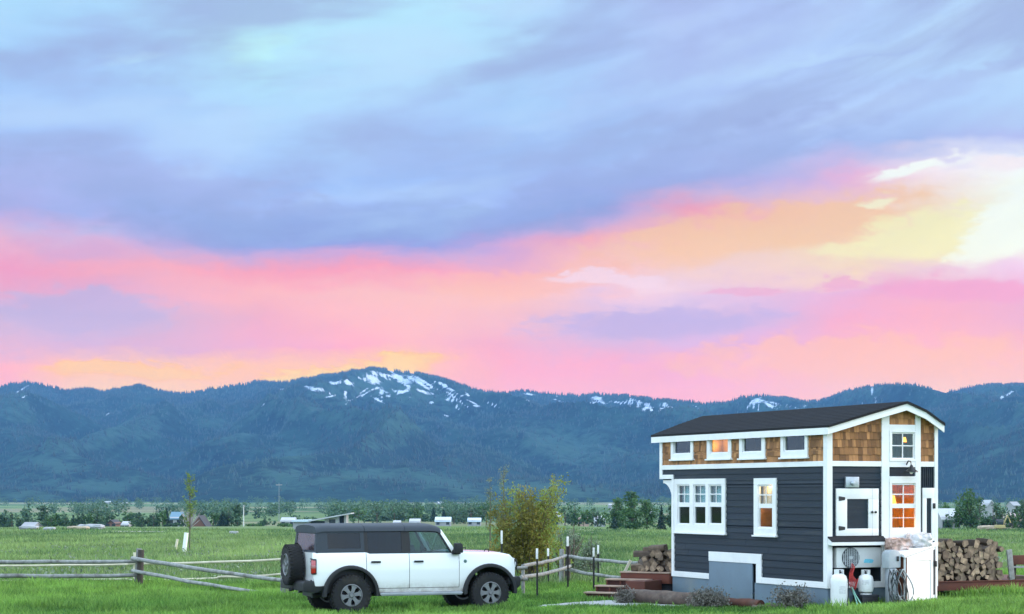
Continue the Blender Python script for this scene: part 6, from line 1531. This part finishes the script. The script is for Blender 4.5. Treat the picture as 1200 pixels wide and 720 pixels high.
def grass():
    gm = leaf_mat('lush_grass_blade', (.030, .12, .022), (.24, .42, .08), .35, .4, .6)
    n = 330000
    y = 33 + 18.5 * RNG.random(n) ** 1.15; x = RNG.uniform(-1, 1, n) * (y * .30 + 1.5)
    # thinner and shorter where the yard is trodden behind the car
    cl = fbm(x * .7, y * .7, 3, 61); keep = ~blocked(x, y) & (cl > RNG.uniform(.05, .55, n))
    x, y, cl = x[keep], y[keep], cl[keep]
    tuft = sstep(.60, .74, fbm(x * 1.1, y * 1.1, 3, 67)); h = (.09 + .22 * cl * RNG.uniform(.45, 1.3, len(x))) * (1 + .45 * tuft)
    ridge = np.exp(-((y - (37.6 + .02 * (x + 3) ** 2 * (x > -3) * .3)) / 1.1) ** 2)
    h *= np.where((x > -5.5) & (x < 1.2) & (y < 43), .78, 1.0)
    right = (x > 5.6) & (y < 41); h *= np.where(right & (y > 38.2), .62, 1.0); h *= np.where((x > .2) & (x < 5.8) & (y > 37.4), .5, 1.0)
    left = sstep(47, 51, y); h *= 1 + .25 * left
    tint = np.clip(.75 * RNG.random(len(x)) - .08 + .9 * (fbm(x * .35, y * .35, 4, 71) - .22) + .15 * (x > 5) + .25 * tuft, 0, 1)
    o = blades(x, y, h, RNG.uniform(.014, .034, len(x)), .8, 'grass', gm, tint); tag(o, 'lush bright green grass around the car and house', 'grass', kind='stuff')
    # meadow behind the fences: duller, weedy, in tufts
    mm = leaf_mat('meadow_grass_blade', (.045, .11, .038), (.22, .32, .105), .3, .4, .10)
    n = 260000
    u = RNG.random(n); y = 51 * (420 / 51) ** (u ** .85); x = RNG.uniform(-1, 1, n) * (y * .29 + 2)
    cl = fbm(x * .10, y * .10, 4, 81); keep = ~blocked(x, y) & (cl > RNG.uniform(.1, .6, n)); x, y, cl = x[keep], y[keep], cl[keep]
    h = RNG.uniform(.12, .40, len(x)) * (.4 + cl) * np.interp(y, [51, 120, 420], [.9, 1.0, 1.6])
    w = RNG.uniform(.015, .03, len(x)) * np.interp(y, [51, 420], [1.1, 7])
    tint = np.clip(.6 * RNG.random(len(x)) + 1.5 * (fbm(x * .07, y * .008, 4, 91) - .45) + .9 * (fbm(x * .5, y * .07, 3, 93) - .45), 0, 1)
    o = blades(x, y, h, w, .9, 'meadow_grass', mm, tint); tag(o, 'duller weedy meadow grass beyond the pole fences', 'grass', kind='stuff')
    n = 520; yw = 53 * (240 / 53) ** RNG.random(n); xw = RNG.uniform(-1, 1, n) * (yw * .28 + 2); k = ~blocked(xw, yw) & (fbm(xw * .08, yw * .02, 3, 33) > .46); xw, yw = xw[k], yw[k]
    sz = RNG.uniform(.12, .34, len(xw)) * np.interp(yw, [53, 240], [1, 1.8]); P = []
    for a_, b_, s_ in zip(xw, yw, sz): q = RNG.normal(size=(34, 3)) * s_ * np.array([1.2, 1.2, .55]); q[:, 2] = np.abs(q[:, 2]); P.append(q + np.array([a_, b_, gz(a_, b_)]))
    o = foliage('meadow_weeds', np.concatenate(P), .13, LEAF_S, None, 77, up=.4); tag(o, 'clumps of pale weeds dotted through the meadow', 'weeds', kind='stuff')
    # pale seed heads and dry stalks
    sm = leaf_mat('dry_stalk', (.18, .20, .10), (.36, .36, .22), .3, .2, 1)
    n = 5000; y = 51 * (230 / 51) ** RNG.random(n); x = RNG.uniform(-1, 1, n) * (y * .29 + 2); k = (vnoise(x * .12, y * .06, 55) > .58) & ~blocked(x, y); x, y = x[k], y[k]
    o = blades(x, y, RNG.uniform(.15, .38, len(x)), np.interp(y, [51, 230], [.012, .05]), .5, 'dry_stalks', sm, RNG.random(len(x))); tag(o, 'pale dry stalks scattered through the meadow', 'grass', kind='stuff')
grass()
